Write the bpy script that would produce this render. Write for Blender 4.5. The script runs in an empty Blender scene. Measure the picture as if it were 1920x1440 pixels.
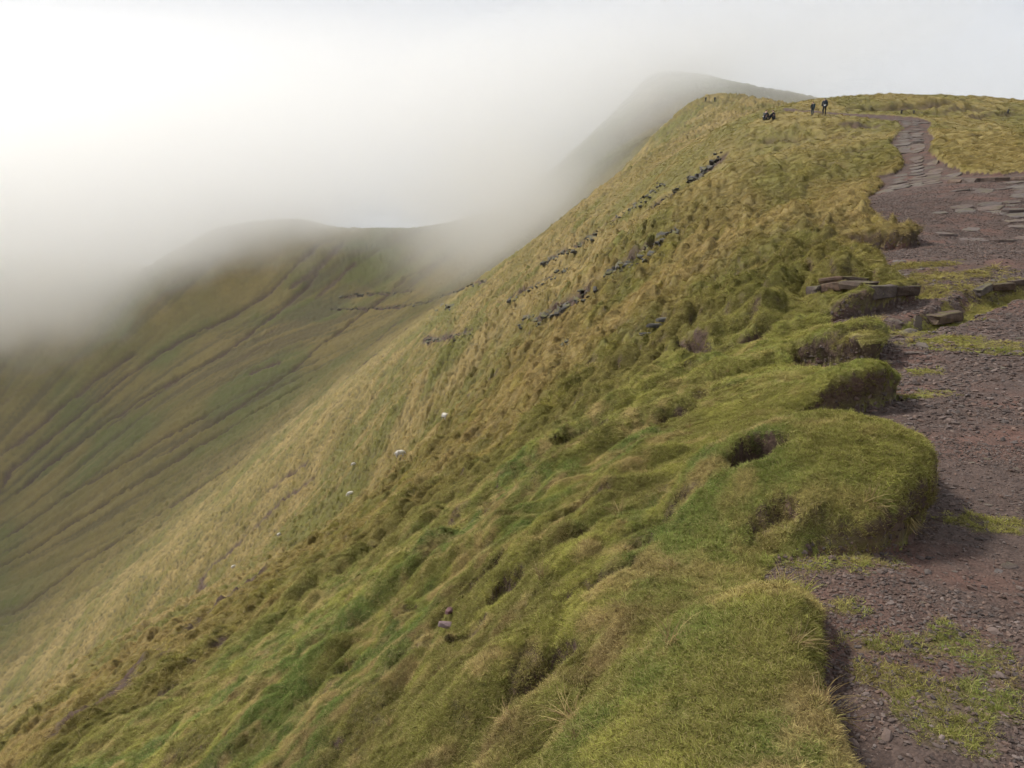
import bpy, bmesh, math, random
import numpy as np
from mathutils import Vector, Matrix, Euler

random.seed(7)
rng = np.random.default_rng(7)
R = math.radians
scene = bpy.context.scene
COL = scene.collection

# ------------------------------------------------------------------ camera
EYE = 1.6                       # eye height above the path; world z = 0 is the path at the camera
PITCH = R(12.5)
FPX = 1442.0                    # focal length in pixels of the 1920 px wide photograph
cam_d = bpy.data.cameras.new('camera')
cam_d.sensor_width = 36.0
cam_d.lens = 36.0 * FPX / 1920.0
cam_d.clip_start = 0.05
cam_d.clip_end = 6000
cam = bpy.data.objects.new('camera', cam_d)
COL.objects.link(cam)
cam.location = (0, 0, EYE)
cam.rotation_euler = (R(90) - PITCH, 0, 0)
scene.camera = cam

# ------------------------------------------------------------------ sky and sun
SUN_EL, SUN_AZ = R(50), R(-55)          # azimuth measured from +Y, negative = left of the view
world = bpy.data.worlds.new('World'); scene.world = world
world.use_nodes = True
nt = world.node_tree; nt.nodes.clear()
wo = nt.nodes.new('ShaderNodeOutputWorld'); bg = nt.nodes.new('ShaderNodeBackground')
sky = nt.nodes.new('ShaderNodeTexSky'); sky.sky_type = 'NISHITA'; sky.sun_disc = False
sky.sun_elevation = SUN_EL; sky.sun_rotation = SUN_AZ
sky.air_density = 1.0; sky.dust_density = 4.0; sky.ozone_density = 1.0
mixw = nt.nodes.new('ShaderNodeMix'); mixw.data_type = 'RGBA'
mixw.inputs['Factor'].default_value = 0.96      # an even cloud sheet over most of the sky
mixw.inputs['B'].default_value = (3.95, 4.14, 4.45, 1)
nt.links.new(sky.outputs[0], mixw.inputs['A'])
nt.links.new(mixw.outputs['Result'], bg.inputs['Color'])
bg.inputs['Strength'].default_value = 0.1
nt.links.new(bg.outputs[0], wo.inputs['Surface'])

sun_d = bpy.data.lights.new('sun', 'SUN')
sun_d.energy = 2.3; sun_d.angle = R(10); sun_d.color = (1.0, 0.95, 0.87)
sun = bpy.data.objects.new('sun', sun_d); COL.objects.link(sun)
sd_dir = Vector((math.sin(SUN_AZ) * math.cos(SUN_EL), math.cos(SUN_AZ) * math.cos(SUN_EL), math.sin(SUN_EL)))
sun.rotation_euler = sd_dir.to_track_quat('Z', 'Y').to_euler()
sun.location = (0, 0, 60)

scene.view_settings.view_transform = 'Standard'
scene.view_settings.look = 'None'
scene.view_settings.exposure = 0.82
scene.view_settings.gamma = 1.0
scene.view_settings.use_curve_mapping = False
cy = scene.cycles
cy.max_bounces = 14; cy.diffuse_bounces = 2; cy.glossy_bounces = 1; cy.transmission_bounces = 2; cy.volume_bounces = 14
cy.use_adaptive_sampling = True; cy.adaptive_threshold = 0.03; cy.adaptive_min_samples = 12
cy.transparent_max_bounces = 8
cy.volume_step_rate = 0.5; cy.volume_max_steps = 128
cy.use_denoising = True
HAZE = 0.00012
FOG_TILT, FOG_OFF = 0.34, -8.0          # the cloud base climbs to the right
FOG_BLOBS = [((8, 298, -2), (68, 88, 43), .050, .0)]

# ------------------------------------------------------------------ helpers
def px_dir(px, py):
    u = (px - 960.0) / FPX; v = (720.0 - py) / FPX
    c, s = math.cos(PITCH), math.sin(PITCH)
    return np.array([u, c + v * s, -s + v * c])
def at(px, py, Y):
    "point at forward distance Y on the sight line of a photo pixel (world coordinates)"
    d = px_dir(px, py)
    return d * (Y / d[1]) + np.array([0, 0, EYE])

_perm = np.random.default_rng(3).integers(0, 2**31, 4096)
def _h(ix, iy, seed):
    n = (ix * 374761393 + iy * 668265263 + seed * 974634777) & 0x7fffffff
    n = ((n ^ (n >> 13)) * 1274126177) & 0x7fffffff
    n = (n ^ (n >> 16)) & 0xffff
    return n / 65535.0
def vnoise(x, y, seed=0):
    x0 = np.floor(x).astype(np.int64); y0 = np.floor(y).astype(np.int64)
    fx = x - x0; fy = y - y0
    fx = fx * fx * fx * (fx * (fx * 6 - 15) + 10); fy = fy * fy * fy * (fy * (fy * 6 - 15) + 10)
    a = _h(x0, y0, seed); b = _h(x0 + 1, y0, seed); c = _h(x0, y0 + 1, seed); d = _h(x0 + 1, y0 + 1, seed)
    return (a + (b - a) * fx) * (1 - fy) + (c + (d - c) * fx) * fy       # 0..1
def fbm(x, y, seed=0, octv=4, gain=0.5):
    s = np.zeros_like(x); amp = 1.0; tot = 0
    for o in range(octv):
        s += amp * (vnoise(x, y, seed + o * 17) * 2 - 1); tot += amp
        ca, sa = 0.8, 0.6
        x, y = (x * ca - y * sa) * 2.03 + 5.2, (x * sa + y * ca) * 2.03 + 1.7
        amp *= gain
    return s / tot                                                         # -1..1
def mfbm(mask, x, y, *a):
    out = np.zeros_like(x); out[mask] = fbm(x[mask], y[mask], *a); return out
def sstep(a, b, x):
    t = np.clip((x - a) / (b - a), 0, 1)
    return t * t * (3 - 2 * t)
def seg_dist(x, y, pts):
    "distance to a polyline and the parameter along it (0..1)"
    best = np.full(x.shape, 1e9); par = np.zeros(x.shape)
    L = [0.0]
    for a, b in zip(pts[:-1], pts[1:]): L.append(L[-1] + math.hypot(b[0]-a[0], b[1]-a[1]))
    for i, (a, b) in enumerate(zip(pts[:-1], pts[1:])):
        dx, dy = b[0]-a[0], b[1]-a[1]; l2 = dx*dx+dy*dy + 1e-12
        t = np.clip(((x-a[0])*dx + (y-a[1])*dy) / l2, 0, 1)
        d = np.hypot(x - a[0] - t*dx, y - a[1] - t*dy)
        m = d < best
        best = np.where(m, d, best); par = np.where(m, (L[i] + t * math.sqrt(l2)) / L[-1], par)
    return best, par
def in_poly(x, y, pts):
    ins = np.zeros(x.shape, bool); n = len(pts)
    for i in range(n):
        x1, y1 = pts[i]; x2, y2 = pts[(i+1) % n]
        c = ((y1 > y) != (y2 > y)) & (x < (x2-x1) * (y-y1) / (y2-y1 + 1e-12) + x1)
        ins ^= c
    return ins

# ------------------------------------------------------------------ the lie of the land: surveyed spot heights
spots = []
for (px, py, Y) in [
    (1540,520,14.5),(1800,430,22),(1800,345,32),(1700,290,45),(1710,230,66),(1545,216,80),(1440,221,76),(1900,190,105),(1600,184,115),
    (1400,188,180),(1330,191,240),(1290,197,225),(1900,330,34),(1900,450,20.5),(1900,250,58),
    (1000,1400,2.9),(700,1400,4.1),(400,1420,6.2),(860,1000,8.2),(1200,900,6.2),(1010,830,13.5),(560,1180,10.5),(200,1400,10),(330,1290,14),(430,1212,17),(760,1000,13),(300,1232,27),(300,1190,48),(300,1150,80),(430,1170,29),(430,1130,50),(430,1100,80),(560,1120,17),(560,1080,30),(560,1040,58),(150,1340,24),(150,1290,50),(100,1405,16),(700,1000,20),(700,950,42),(680,1040,15),
    (1000,775,25),(1200,660,20),(1300,560,22),(1000,650,50),(800,700,95),(1100,480,98),(1250,300,120),(1270,215,228),(1180,330,205),(1000,452,225),(1110,392,245),(1180,345,250),(1050,432,250),(1245,262,250),(1225,282,205),(1215,147,402),(1175,196,398),
    (834,795,72),(750,862,80),(658,934,90),(523,1007,120),(438,1067,135),
    (800,600,205),(600,800,170),(400,950,190),(200,1150,165),(0,1400,150),(0,1150,230),(0,980,290),(0,700,370),(0,600,405),
    (300,600,380),(300,800,295),(500,500,410),(500,650,330),(700,432,430),(700,520,385),(700,600,330),(600,426,432),(900,402,440),(960,382,440),
    (900,480,330),(1240,142,400),(1190,181,400),(1510,180,400),(1400,160,400),(1100,262,420),(560,419,425),(400,432,430),
    (1440,420,26),(1350,330,52),(1300,270,95),(1560,330,45),(1500,280,60),(1620,400,26)]:
    spots.append(at(px, py, Y))
for (x, y, z) in [      # eye-relative spot heights outside the sight lines
    (1.0,2,-1.6),(2,2,-1.6),(2,3.6,-1.6),(3.2,6.2,-1.6),(4,3,-1.58),(5,6,-1.55),(7,10,-1.38),(4.5,9.5,-1.56),(10,8,-1.3),(0.6,0,-1.6),(2,-3,-1.7),
    (-1.2,0,-2.3),(-6,-2,-7),(-6,-12,-9),(3,-14,-2.2),(12,0,-1.2),(25,15,1.0),(25,35,2.5),
    (0.8,3.0,-1.72),(0.4,4.2,-2.05),(-30,10,-30),(-70,20,-62),(-120,60,-100),(-90,-20,-80),
    (48,80,9),(70,110,13.5),(100,105,13.5),(80,160,14),(140,150,10),(80,210,20),(80,300,30),(70,296,34),(59,258,31),(120,300,28),(60,40,3),
    (-76,520,-50),(0,540,-40),(73,500,30),(-200,520,-40),(150,500,20),(230,420,20),(200,300,10),(-300,480,-25),(-420,420,-40),(-420,250,-110),
    (-300,180,-150),(-250,100,-150),(-200,455,-26),(300,650,-60),(-100,700,-150),(-500,700,-100),(300,100,0),(300,400,10)]:
    spots.append((x, y, z + EYE))
spots = np.array(spots)
def tps_fit(P, lam):
    n = len(P); X = P[:, :2] / 100.0
    d2 = ((X[:, None] - X[None]) ** 2).sum(-1)
    K = 0.5 * d2 * np.log(d2 + 1e-12)
    K += np.diag(lam)
    A = np.zeros((n+3, n+3)); A[:n, :n] = K
    A[:n, n] = 1; A[:n, n+1:] = X; A[n, :n] = 1; A[n+1:, :n] = X.T
    b = np.zeros(n+3); b[:n] = P[:, 2]
    return X, np.linalg.solve(A, b)
_r = np.hypot(spots[:, 0], spots[:, 1])
_tx, _tw = tps_fit(spots, 1e-6 + 2.0e-7 * _r + 2.5e-5 * np.clip((_r - 60) / 200, 0, 1))
def macro(x, y):
    shp = np.shape(x); x = np.ravel(x) / 100.0; y = np.ravel(y) / 100.0
    z = _tw[-3] + _tw[-2] * x + _tw[-1] * y
    for (cx, cyy), w in zip(_tx, _tw[:-3]):
        d2 = (x - cx) ** 2 + (y - cyy) ** 2
        z = z + w * 0.5 * d2 * np.log(d2 + 1e-12)
    return z.reshape(shp)
def hit_macro(px, py, lift=0.0):
    "where the sight line of a photo pixel meets the bare land (x, y)"
    d = px_dir(px, py)
    t = np.geomspace(1.2, 700, 2500)
    x = d[0] * t; y = d[1] * t; z = EYE + d[2] * t
    g = macro(x, y) + lift - z
    i = int(np.argmax(g > 0)) if (g > 0).any() else len(t) - 1
    if i > 0:
        f = g[i-1] / (g[i-1] - g[i]); tt = t[i-1] + f * (t[i] - t[i-1])
    else: tt = t[0]
    return d[0] * tt, d[1] * tt

# ------------------------------------------------------------------ where the path, turf banks and scars lie (plan)
def trace(pp): return [hit_macro(a, b) for a, b in pp]
# near edge of the turf where it meets the path: (photo x, photo y, height of the turf bank in m)
EDGE = [(1665,1440,.08),(1625,1390,.08),(1600,1330,.09),(1588,1260,.11),(1572,1200,.13),(1556,1150,.12),(1535,1112,.06),(1490,1088,.02),(1468,1085,.02),
 (1500,1062,.02),(1560,1054,.05),(1640,1060,.12),(1690,1052,.20),(1730,1032,.22),(1757,1000,.22),(1762,960,.22),(1747,915,.20),(1720,876,.18),(1678,850,.16),
 (1625,836,.12),(1570,826,.10),(1512,812,.10),(1560,797,.30),(1605,787,.36),(1640,781,.38),(1682,775,.38),(1694,752,.32),(1690,738,.2),(1660,736,.16),
 (1615,733,.14),(1560,722,.12),(1490,696,.12),(1545,692,.34),(1600,697,.42),(1640,700,.44),(1662,688,.44),(1671,665,.38),(1667,646,.25),(1648,636,.18),
 (1605,622,.14),(1545,606,.12),(1600,597,.36),(1644,590,.38),(1688,578,.30),(1702,566,.18),(1712,552,.12),(1705,537,.1),(1655,523,.12),(1642,505,.22),(1640,490,.2),
 (1620,480,.2),(1602,469,.2),(1575,466,.40),(1640,470,.46),(1702,466,.46),(1716,454,.36),(1690,441,.2),(1650,428,.15),(1640,410,.15),(1625,395,.15),
 (1620,372,.15),(1640,362,.2),(1655,346,.2),(1637,336,.2),(1680,328,.3),(1692,310,.3),(1686,290,.25),(1666,275,.25),(1680,255,.25),(1692,241,.2),(1680,229,.2),
 (1640,223,.15),(1560,216,.1),(1510,213,.1),(1472,208,.1),(1466,203,.1),(1500,206,.1),(1560,211.5,.1),(1650,217,.2),(1720,222,.3),(1748,231,.3),(1740,246,.3),
 (1752,262,.3),(1742,286,.3),(1762,305,.3),(1802,325,.3),(1850,329,.25),(1920,325,.25),(2080,320,.25)]
edge_xy = trace([(a, b) for a, b, c in EDGE])
edge_h = np.array([c for a, b, c in EDGE])
edge_xy = [(0.55, -3.0), (0.8, 0.3)] + edge_xy + [(60, 30), (40, 8), (14, -3)]
edge_h = np.concatenate([[.1, .1], edge_h, [.2, .2, .2]])

def plan(px, py, Y):
    p = at(px, py, Y); return p[0], p[1]
# turf mounds: centre (x, y), radii, turn in degrees, height, plumpness
MOUNDS = [(1.62,4.15,.76,.78,-20,.33,1.25),(0.70,2.25,.66,.80,-20,.15,1.7),(0.55,3.5,.5,.45,20,.05,1.2),
          (2.45,6.15,.95,.36,8,.10,1.9),(3.0,7.45,.75,.34,-8,.10,2.0),(2.2,6.9,.6,.45,0,.05,1.4),(3.0,8.95,1.25,.30,-12,.16,2.0),
          (4.35,10.75,1.2,.30,-8,.14,1.8),(0.2,5.1,.8,.5,20,.12,1.5),(-.35,6.6,.6,.4,10,.15,1.6),(0.7,7.9,1.0,.5,10,.16,1.6),(1.7,9.8,1.1,.5,0,.20,1.6),
          (5.0,13.6,1.2,.5,-8,.20,1.8),(6.5,17.2,1.5,.6,-5,.20,1.8),(-.3,3.5,.6,.4,25,.12,1.6),(-1.2,4.6,.7,.4,30,.14,1.6),(-.5,2.6,.5,.35,20,.10,1.5),
          (-2.2,6.2,.8,.45,35,.18,1.6),(0.1,9.3,.9,.45,10,.20,1.7),(-1.3,7.6,.8,.4,25,.18,1.6),(3.4,12.2,1.1,.45,-5,.24,1.8),(2.6,14.5,1.2,.5,0,.3,1.7),(4.2,16.5,1.3,.6,0,.26,1.7),
          (-.9,3.4,.35,.25,10,.10,1.6),(.1,2.9,.3,.22,40,.07,1.6),(.3,4.3,.35,.25,10,.10,1.6),(-.2,5.7,.45,.28,20,.13,1.6),(1.0,6.0,.45,.28,0,.12,1.6)]
# hollows: burrow in the big mound, peaty scrapes (photo x, y, forward distance, rx, ry, depth)
HOLLOWS = [(1400,975,3.95,.15,.17,.40),(890,985,7.6,.48,.22,.24),(1070,860,8.9,.42,.36,.2),(1310,775,7.3,.50,.26,.2),
           (1235,1010,4.4,.2,.1,.06),(1140,1120,3.9,.16,.1,.07),(960,1230,3.6,.16,.1,.08),(1000,1330,3.1,.12,.3,.05),(780,1060,5.2,.25,.14,.10),(640,1260,5.0,.2,.12,.10),
           (1240,625,17.5,.35,.4,.5),(1600,682,7.0,.4,.14,.06),(1040,690,33,.4,1.2,.5)]
# scars, sheep tracks and gullies: photo line, half width m, depth m, bare-soil share
LINES = [([(100,1405),(200,1318),(300,1232),(400,1156),(470,1103),(522,1060)],.95,.10,1.),([(318,1142),(380,1080),(430,1036),(520,950),(600,888)],.85,.35,1.),
 ([(222,1366),(285,1322),(335,1288)],.55,.12,1.),([(355,1265),(400,1238),(430,1210)],.50,.12,1.),([(500,922),(545,888),(585,860)],.65,.6,1.),
 ([(120,1390),(215,1335),(260,1290),(330,1220),(380,1160)],.5,.2,.8),([(385,1440),(415,1415),(440,1395)],.10,.18,1.),
 ([(630,890),(645,880)],.6,.4,.5),([(390,1130),(440,1090)],.3,.2,.3),([(150,1110),(250,1060),(330,1010)],.5,.3,.3),
 ([(1580,206),(1640,204),(1700,203),(1795,200)],1.0,.8,.9),([(1800,208),(1850,206),(1915,205)],.9,.6,.8),([(1540,196),(1620,194)],.4,.4,.5),([(1440,215),(1490,207),(1530,205)],.4,.25,.9),
 ([(1540,262),(1600,256),(1650,262)],.5,.3,1.),([(1590,285),(1660,280)],.4,.3,1.),([(1600,240),(1660,236)],.6,.15,.9),([(1430,262),(1475,258),(1510,262)],.4,.4,.5),([(1450,280),(1500,277)],.3,.3,.8),([(1350,405),(1400,395)],.3,.4,.3),
 ([(1270,690),(1330,682),(1390,668),(1440,645),(1480,626),(1560,618),(1630,628)],.20,.42,1.),([(1250,690),(1300,680)],.12,.25,1.),
 ([(0,925),(20,880),(120,800),(230,712),(330,642),(440,590),(560,492),(632,447)],1.5,1.5,.9),
 ([(30,930),(90,872),(200,792),(310,722),(420,662),(530,576),(600,505)],1.7,1.6,.9),
 ([(0,858),(100,775),(180,710),(260,660)],1.6,1.4,.8),([(200,802),(270,755),(340,710)],1.0,.9,.8),
 ([(280,872),(420,782),(540,702),(660,602),(760,522),(835,482)],1.4,1.2,.8),([(465,703),(500,690),(528,678)],2.2,.8,1.),
 ([(0,1062),(150,972),(300,882),(450,792),(600,702)],1.5,1.3,.7),([(0,1012),(120,932),(260,852),(400,772)],1.5,1.3,.7),
 ([(20,1152),(160,1052),(330,942),(480,842)],1.3,1.0,.7),([(0,1250),(120,1165),(260,1060)],.9,.6,.2),
 ([(540,545),(600,500),(650,452)],2.0,.6,.9),([(590,560),(640,520),(670,490)],1.8,.6,.9),([(640,720),(700,668),(770,612)],1.6,.5,.9),([(680,660),(730,620),(760,590)],1.4,.4,.8),
 ([(770,540),(810,500),(840,480)],1.8,.5,.8),([(480,640),(540,600)],1.2,.6,.5),([(370,655),(470,600)],1.0,.7,.5),([(0,760),(90,690)],1.3,.8,.3),
 ([(420,690),(480,655),(530,630)],1.0,.7,.5),([(560,800),(680,700),(760,640)],1.0,.5,.3)]
# ditch with kerb slabs across the path on the right
DITCH = trace([(1722,610),(1760,598),(1800,580),(1845,560),(1900,548),(1990,530)])
DRAIN = trace([(1500,556),(1560,553),(1640,550),(1712,548)])
CRAG_LINES = [[(1288,342),(1305,332),(1325,316),(1350,290)],[(1142,512),(1165,500),(1195,488),(1235,455),(1265,428)],[(1005,602),(1040,585),(1075,565),(1120,540)],[(972,612),(985,603),(1000,590)],[(790,640),(820,636),(850,632),(885,624)],
 [(1145,420),(1180,396),(1210,370),(1245,342)],[(1015,495),(1050,478),(1085,462),(1125,436)],[(955,562),(1000,538),(1035,520),(1065,503)],[(775,572),(820,558),(870,540),(915,526)],[(640,556),(690,552),(740,548),(780,542)],[(620,580),(670,578),(730,576),(780,570)],[(1215,395),(1250,372),(1275,350)]]
LINES += [(p, .85, .35, 1.) for p in CRAG_LINES[:8]] + [(p, 1.1, .6, 1.) for p in CRAG_LINES[8:]]
_hr = random.Random(12)
for k in range(46):                                # small peaty notches all over the bank
    _px, _py = _hr.uniform(620, 1470), _hr.uniform(440, 1330)
    _d = math.hypot(*hit_macro(_px, _py))
    if 3 < _d < 60: HOLLOWS.append((_px, _py, 0, (.05 + .022 * _d) * _hr.uniform(.6, 1.5), (.03 + .013 * _d) * _hr.uniform(.6, 1.4), min(.24, .06 + .012 * _d)))
lines_xy = [(trace(p), w, d, s) for p, w, d, s in LINES]

# ------------------------------------------------------------------ terrain grid (finer near the camera)
rings = np.concatenate([np.geomspace(1.3, 13, 480), np.geomspace(13, 200, 470)[1:], np.geomspace(200, 460, 230)[1:], np.geomspace(460, 760, 16)[1:]])
az = np.concatenate([np.linspace(-58, -37, 45)[:-1], np.linspace(-37, 37, 760), np.linspace(37, 58, 45)[1:]])
RR, AA = np.meshgrid(rings, np.radians(az), indexing='ij')
X = RR * np.sin(AA); Y = RR * np.cos(AA) - 0.9
base = macro(X, Y)
DIST = np.hypot(X, Y)
# wobble the plan so that traced lines are not straight
wx = X + .022 * mfbm(DIST < 22, X * 11, Y * 11, 15, 2) + .05 * fbm(X * 3, Y * 3, 11) * np.clip(DIST / 4, .6, 3); wy = Y + .022 * mfbm(DIST < 22, X * 11, Y * 11, 19, 2) + .05 * fbm(X * 3, Y * 3, 23) * np.clip(DIST / 4, .6, 3)
ed = np.full(X.shape, 50.); ep = np.zeros(X.shape); inside = np.zeros(X.shape, bool)
nr = (DIST < 135) & (X > -8)
ed[nr], ep[nr] = seg_dist(wx[nr], wy[nr], edge_xy); inside[nr] = in_poly(wx[nr], wy[nr], edge_xy)
Ls = np.concatenate([[0], np.cumsum([math.hypot(b[0]-a[0], b[1]-a[1]) for a, b in zip(edge_xy[:-1], edge_xy[1:])])])
lip = np.interp(ep, Ls / Ls[-1], edge_h)
nb = DIST < 60                                     # near by, blend the bank height over all edge points so that it has no jumps
es = np.concatenate([np.linspace(Ls[k], Ls[k+1], max(2, int((Ls[k+1] - Ls[k]) / .12) + 1))[:-1] if Ls[k] < Ls[-1] * .5 and Ls[k+1] - Ls[k] < 3 else np.array([Ls[k]]) for k in range(len(Ls) - 1)])
ex = np.interp(es, Ls, [p[0] for p in edge_xy]); ey = np.interp(es, Ls, [p[1] for p in edge_xy]); eh = np.interp(es, Ls, edge_h)
keep = np.hypot(ex, ey) < 25; ex, ey, eh = ex[keep], ey[keep], eh[keep]
nb &= (DIST < 18) & (ed < 3.5)
num = np.zeros(nb.sum()); den = np.zeros(nb.sum()); bx_, by_ = wx[nb], wy[nb]
for k in range(len(ex)):
    w_ = 1.0 / ((bx_ - ex[k]) ** 2 + (by_ - ey[k]) ** 2 + .004) ** 2
    num += w_ * eh[k]; den += w_
fade_ = sstep(18, 14, DIST[nb]); lip[nb] = lip[nb] * (1 - fade_) + (num / den) * fade_
SD = np.where(inside, -ed, ed) - .10 * sstep(14, 10, DIST)      # > 0 on the turf
lw = np.clip(lip * .55, .03, .5)
t = np.clip(SD / lw, 0, 1)
bank = lip * np.sqrt(1 - (1 - t) ** 2) * (1 - .55 * sstep(.4, 2.5, SD / np.clip(DIST / 6, .8, 4)))
bank = np.where(SD > 0, bank, 0)
GR = sstep(-.02, .02, SD)                          # turf share
Z = base + bank
grow = np.clip(DIST / 6, .5, 1)
for (cx, cy_, rx, ry, deg, h, p) in MOUNDS:
    c, s_ = math.cos(R(deg)), math.sin(R(deg))
    dx, dy = wx - cx, wy - cy_
    q = ((dx * c + dy * s_) / rx) ** 2 + ((-dx * s_ + dy * c) / ry) ** 2
    Z += h * np.clip(1 - q ** p, 0, 1) ** .8 * sstep(-.01, .10, SD)
soil = np.zeros_like(Z); hole = np.zeros_like(Z)
for (px, py, Yd, rx, ry, dep) in HOLLOWS:
    cx, cy_ = hit_macro(px, py)
    q = np.full(X.shape, 9.); sel = (np.abs(wx - cx) < rx * 2) & (np.abs(wy - cy_) < ry * 2)
    q[sel] = np.sqrt(((wx[sel] - cx) / rx) ** 2 + ((wy[sel] - cy_) / ry) ** 2) + .45 * fbm(X[sel] * 1.1 / rx, Y[sel] * 1.1 / ry, 33, 3)
    if not sel.any(): continue
    ramp = np.clip(((wx - cx) / rx * .25 + (wy - cy_) / ry * .95 + 1.1) / 1.7, 0, 1)     # deepest under the far edge, open towards the near side
    m = sstep(1.12, .8, q) * ramp ** 1.3
    Z -= dep * m
    soil = np.maximum(soil, sstep(.15, .6, m) * .8)
    if dep > .25: hole = np.maximum(hole, sstep(.3, .6, m))
for pts, w, dep, so in lines_xy:
    xs = [p[0] for p in pts]; ys = [p[1] for p in pts]
    sel = (X > min(xs) - 5*w - 2) & (X < max(xs) + 5*w + 2) & (Y > min(ys) - 5*w - 2) & (Y < max(ys) + 5*w + 2)
    if not sel.any(): continue
    xx, yy = X[sel], Y[sel]
    k = .8 / max(w, .05)
    jx = w * .9 * fbm(xx * k * .35, yy * k * .35, 41); jy = w * .9 * fbm(xx * k * .35, yy * k * .35, 57)
    d, pr = seg_dist(xx + jx, yy + jy, pts)
    ww = w * (.55 + .8 * vnoise(xx * k * .3, yy * k * .3, 5)) * sstep(0, .08, pr) ** .5 * sstep(1, .92, pr) ** .5 + 1e-4
    m = sstep(1.5, .4, d / ww)
    Z[sel] -= dep * m
    soil[sel] = np.maximum(soil[sel], so * m)
NEAR = DIST < 24; FARM = DIST > 150; MIDM = (DIST > 6)
# peat hags: low broken banks on the ridge top whose bare faces look back along the path
for pp, h_, fall in [([(1570,208),(1640,205),(1700,204),(1800,201)],.75,7),([(1690,214),(1760,211),(1850,209)],.6,6),([(1800,222),(1860,219),(1918,218)],.6,6),([(1425,264),(1475,259),(1525,263)],.5,4),
                     ([(1445,286),(1480,282),(1515,283)],.4,3),([(1570,272),(1620,266),(1665,268)],.45,3.5),([(1540,240),(1600,237),(1650,239)],.5,5),([(1780,270),(1850,262),(1918,264)],.5,4),
                     ([(1800,300),(1860,292),(1918,294)],.4,3),([(1500,318),(1560,312),(1620,316)],.35,2.5),([(1370,395),(1420,385),(1470,388)],.3,1.6),([(1480,360),(1540,352),(1600,354)],.3,1.8),([(1395,330),(1450,322)],.35,2)]:
    pts = trace(pp)
    xs = [p[0] for p in pts]; ys = [p[1] for p in pts]
    sel = (X > min(xs) - 12) & (X < max(xs) + 12) & (Y > min(ys) - 8) & (Y < max(ys) + 28)
    xx = X[sel]; yy = Y[sel]
    o_ = np.argsort(xs); yl = np.interp(xx, np.array(xs)[o_], np.array(ys)[o_])
    sd_ = yy - yl + 1.2 * fbm(xx * .35, yy * .12, 151, 3)
    end_ = sstep(min(xs) - .2, min(xs) + 1.5, xx) * sstep(max(xs) + .2, max(xs) - 1.5, xx) * (.55 + .45 * fbm(xx * .5, yy * .1, 157, 2)).clip(0, 1)
    st_ = sstep(0, .3, sd_)
    Z[sel] += h_ * end_ * st_ * np.exp(-np.clip(sd_, 0, None) / fall)
    soil[sel] = np.maximum(soil[sel], end_ * sstep(-.35, 0, sd_) * sstep(.55, .3, sd_))
# lumps: rounded hummocks near, terracettes drawn out along the contour on the steep slope
al = X * .26 + Y * .965; pe = -X * .965 + Y * .26
lump = .035 * mfbm(NEAR, X * 1.6, Y * 1.6, 61, 3) + .022 * mfbm(NEAR, X * 5, Y * 5, 71, 3)
smooth_ = 1 - .75 * sstep(1.5, .7, SD) * sstep(13, 10, DIST)
lump = lump * smooth_ + .075 * smooth_ * (np.abs(mfbm(NEAR, X * 2.3, Y * 2.3, 79, 2)) * 2.2 - .5)
lump += .03 * smooth_ * (1 - np.abs(mfbm(NEAR, X * 2.3, Y * 2.3, 77, 2)) * 2.2)
far = sstep(7, 16, DIST) * sstep(-.2, .6, SD)
flat_ = sstep(-3, 3, base - EYE) * sstep(25, 40, DIST) * sstep(160, 120, DIST)
jw = .5 * mfbm(MIDM, al * .3, pe * .6, 83, 2)
tus = np.abs(mfbm(MIDM, al * .62 + jw, pe * 1.5 + jw, 81, 2)) * 2.2
tus2 = np.abs(mfbm(MIDM, al * 1.7 + jw, pe * 3.6 - jw, 85, 2)) * 2.2
tus3 = np.abs(mfbm(MIDM, al * .22 + jw, pe * .5 + jw, 88, 2)) * 2.2
lump = lump * (1 - .6 * far) + far * ((.27 + .25 * sstep(25, 60, DIST)) * tus * (1 - .72 * flat_) + .11 * tus2 * sstep(70, 40, DIST) * (1 - .5 * flat_) + .24 * tus3 * (1 - .6 * flat_) + .22 * mfbm(MIDM, al * .12, pe * .3, 91, 3) - .25)
steep_far = sstep(60, 200, DIST)
lump += steep_far * (.22 * mfbm(FARM, X * .05, Y * .05, 93, 4) + .35 * mfbm(FARM, al * .3, pe * .5, 95, 3))
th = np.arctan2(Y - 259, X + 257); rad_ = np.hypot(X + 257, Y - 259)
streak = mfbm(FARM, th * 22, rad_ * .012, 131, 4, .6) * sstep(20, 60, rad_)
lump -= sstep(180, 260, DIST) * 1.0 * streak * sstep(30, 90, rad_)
Z += lump * GR
Z += (1 - GR) * (.012 * fbm(X * 2.2, Y * 2.2, 101, 4) * np.clip(DIST / 5, 1, 4) + .006 * fbm(X * 9, Y * 9, 107, 2))
dd, _ = seg_dist(wx, wy, DITCH); dm = sstep(.42, .12, dd)
Z -= .24 * dm
dr, _ = seg_dist(wx, wy, DRAIN); drm = sstep(.5, .2, dr)
Z -= .20 * drm
ditch_green = np.maximum(sstep(.36, .16, dd + .12 * fbm(X * 3, Y * 3, 141, 2)) * .9, sstep(.5, .2, dr) * .9)
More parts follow.
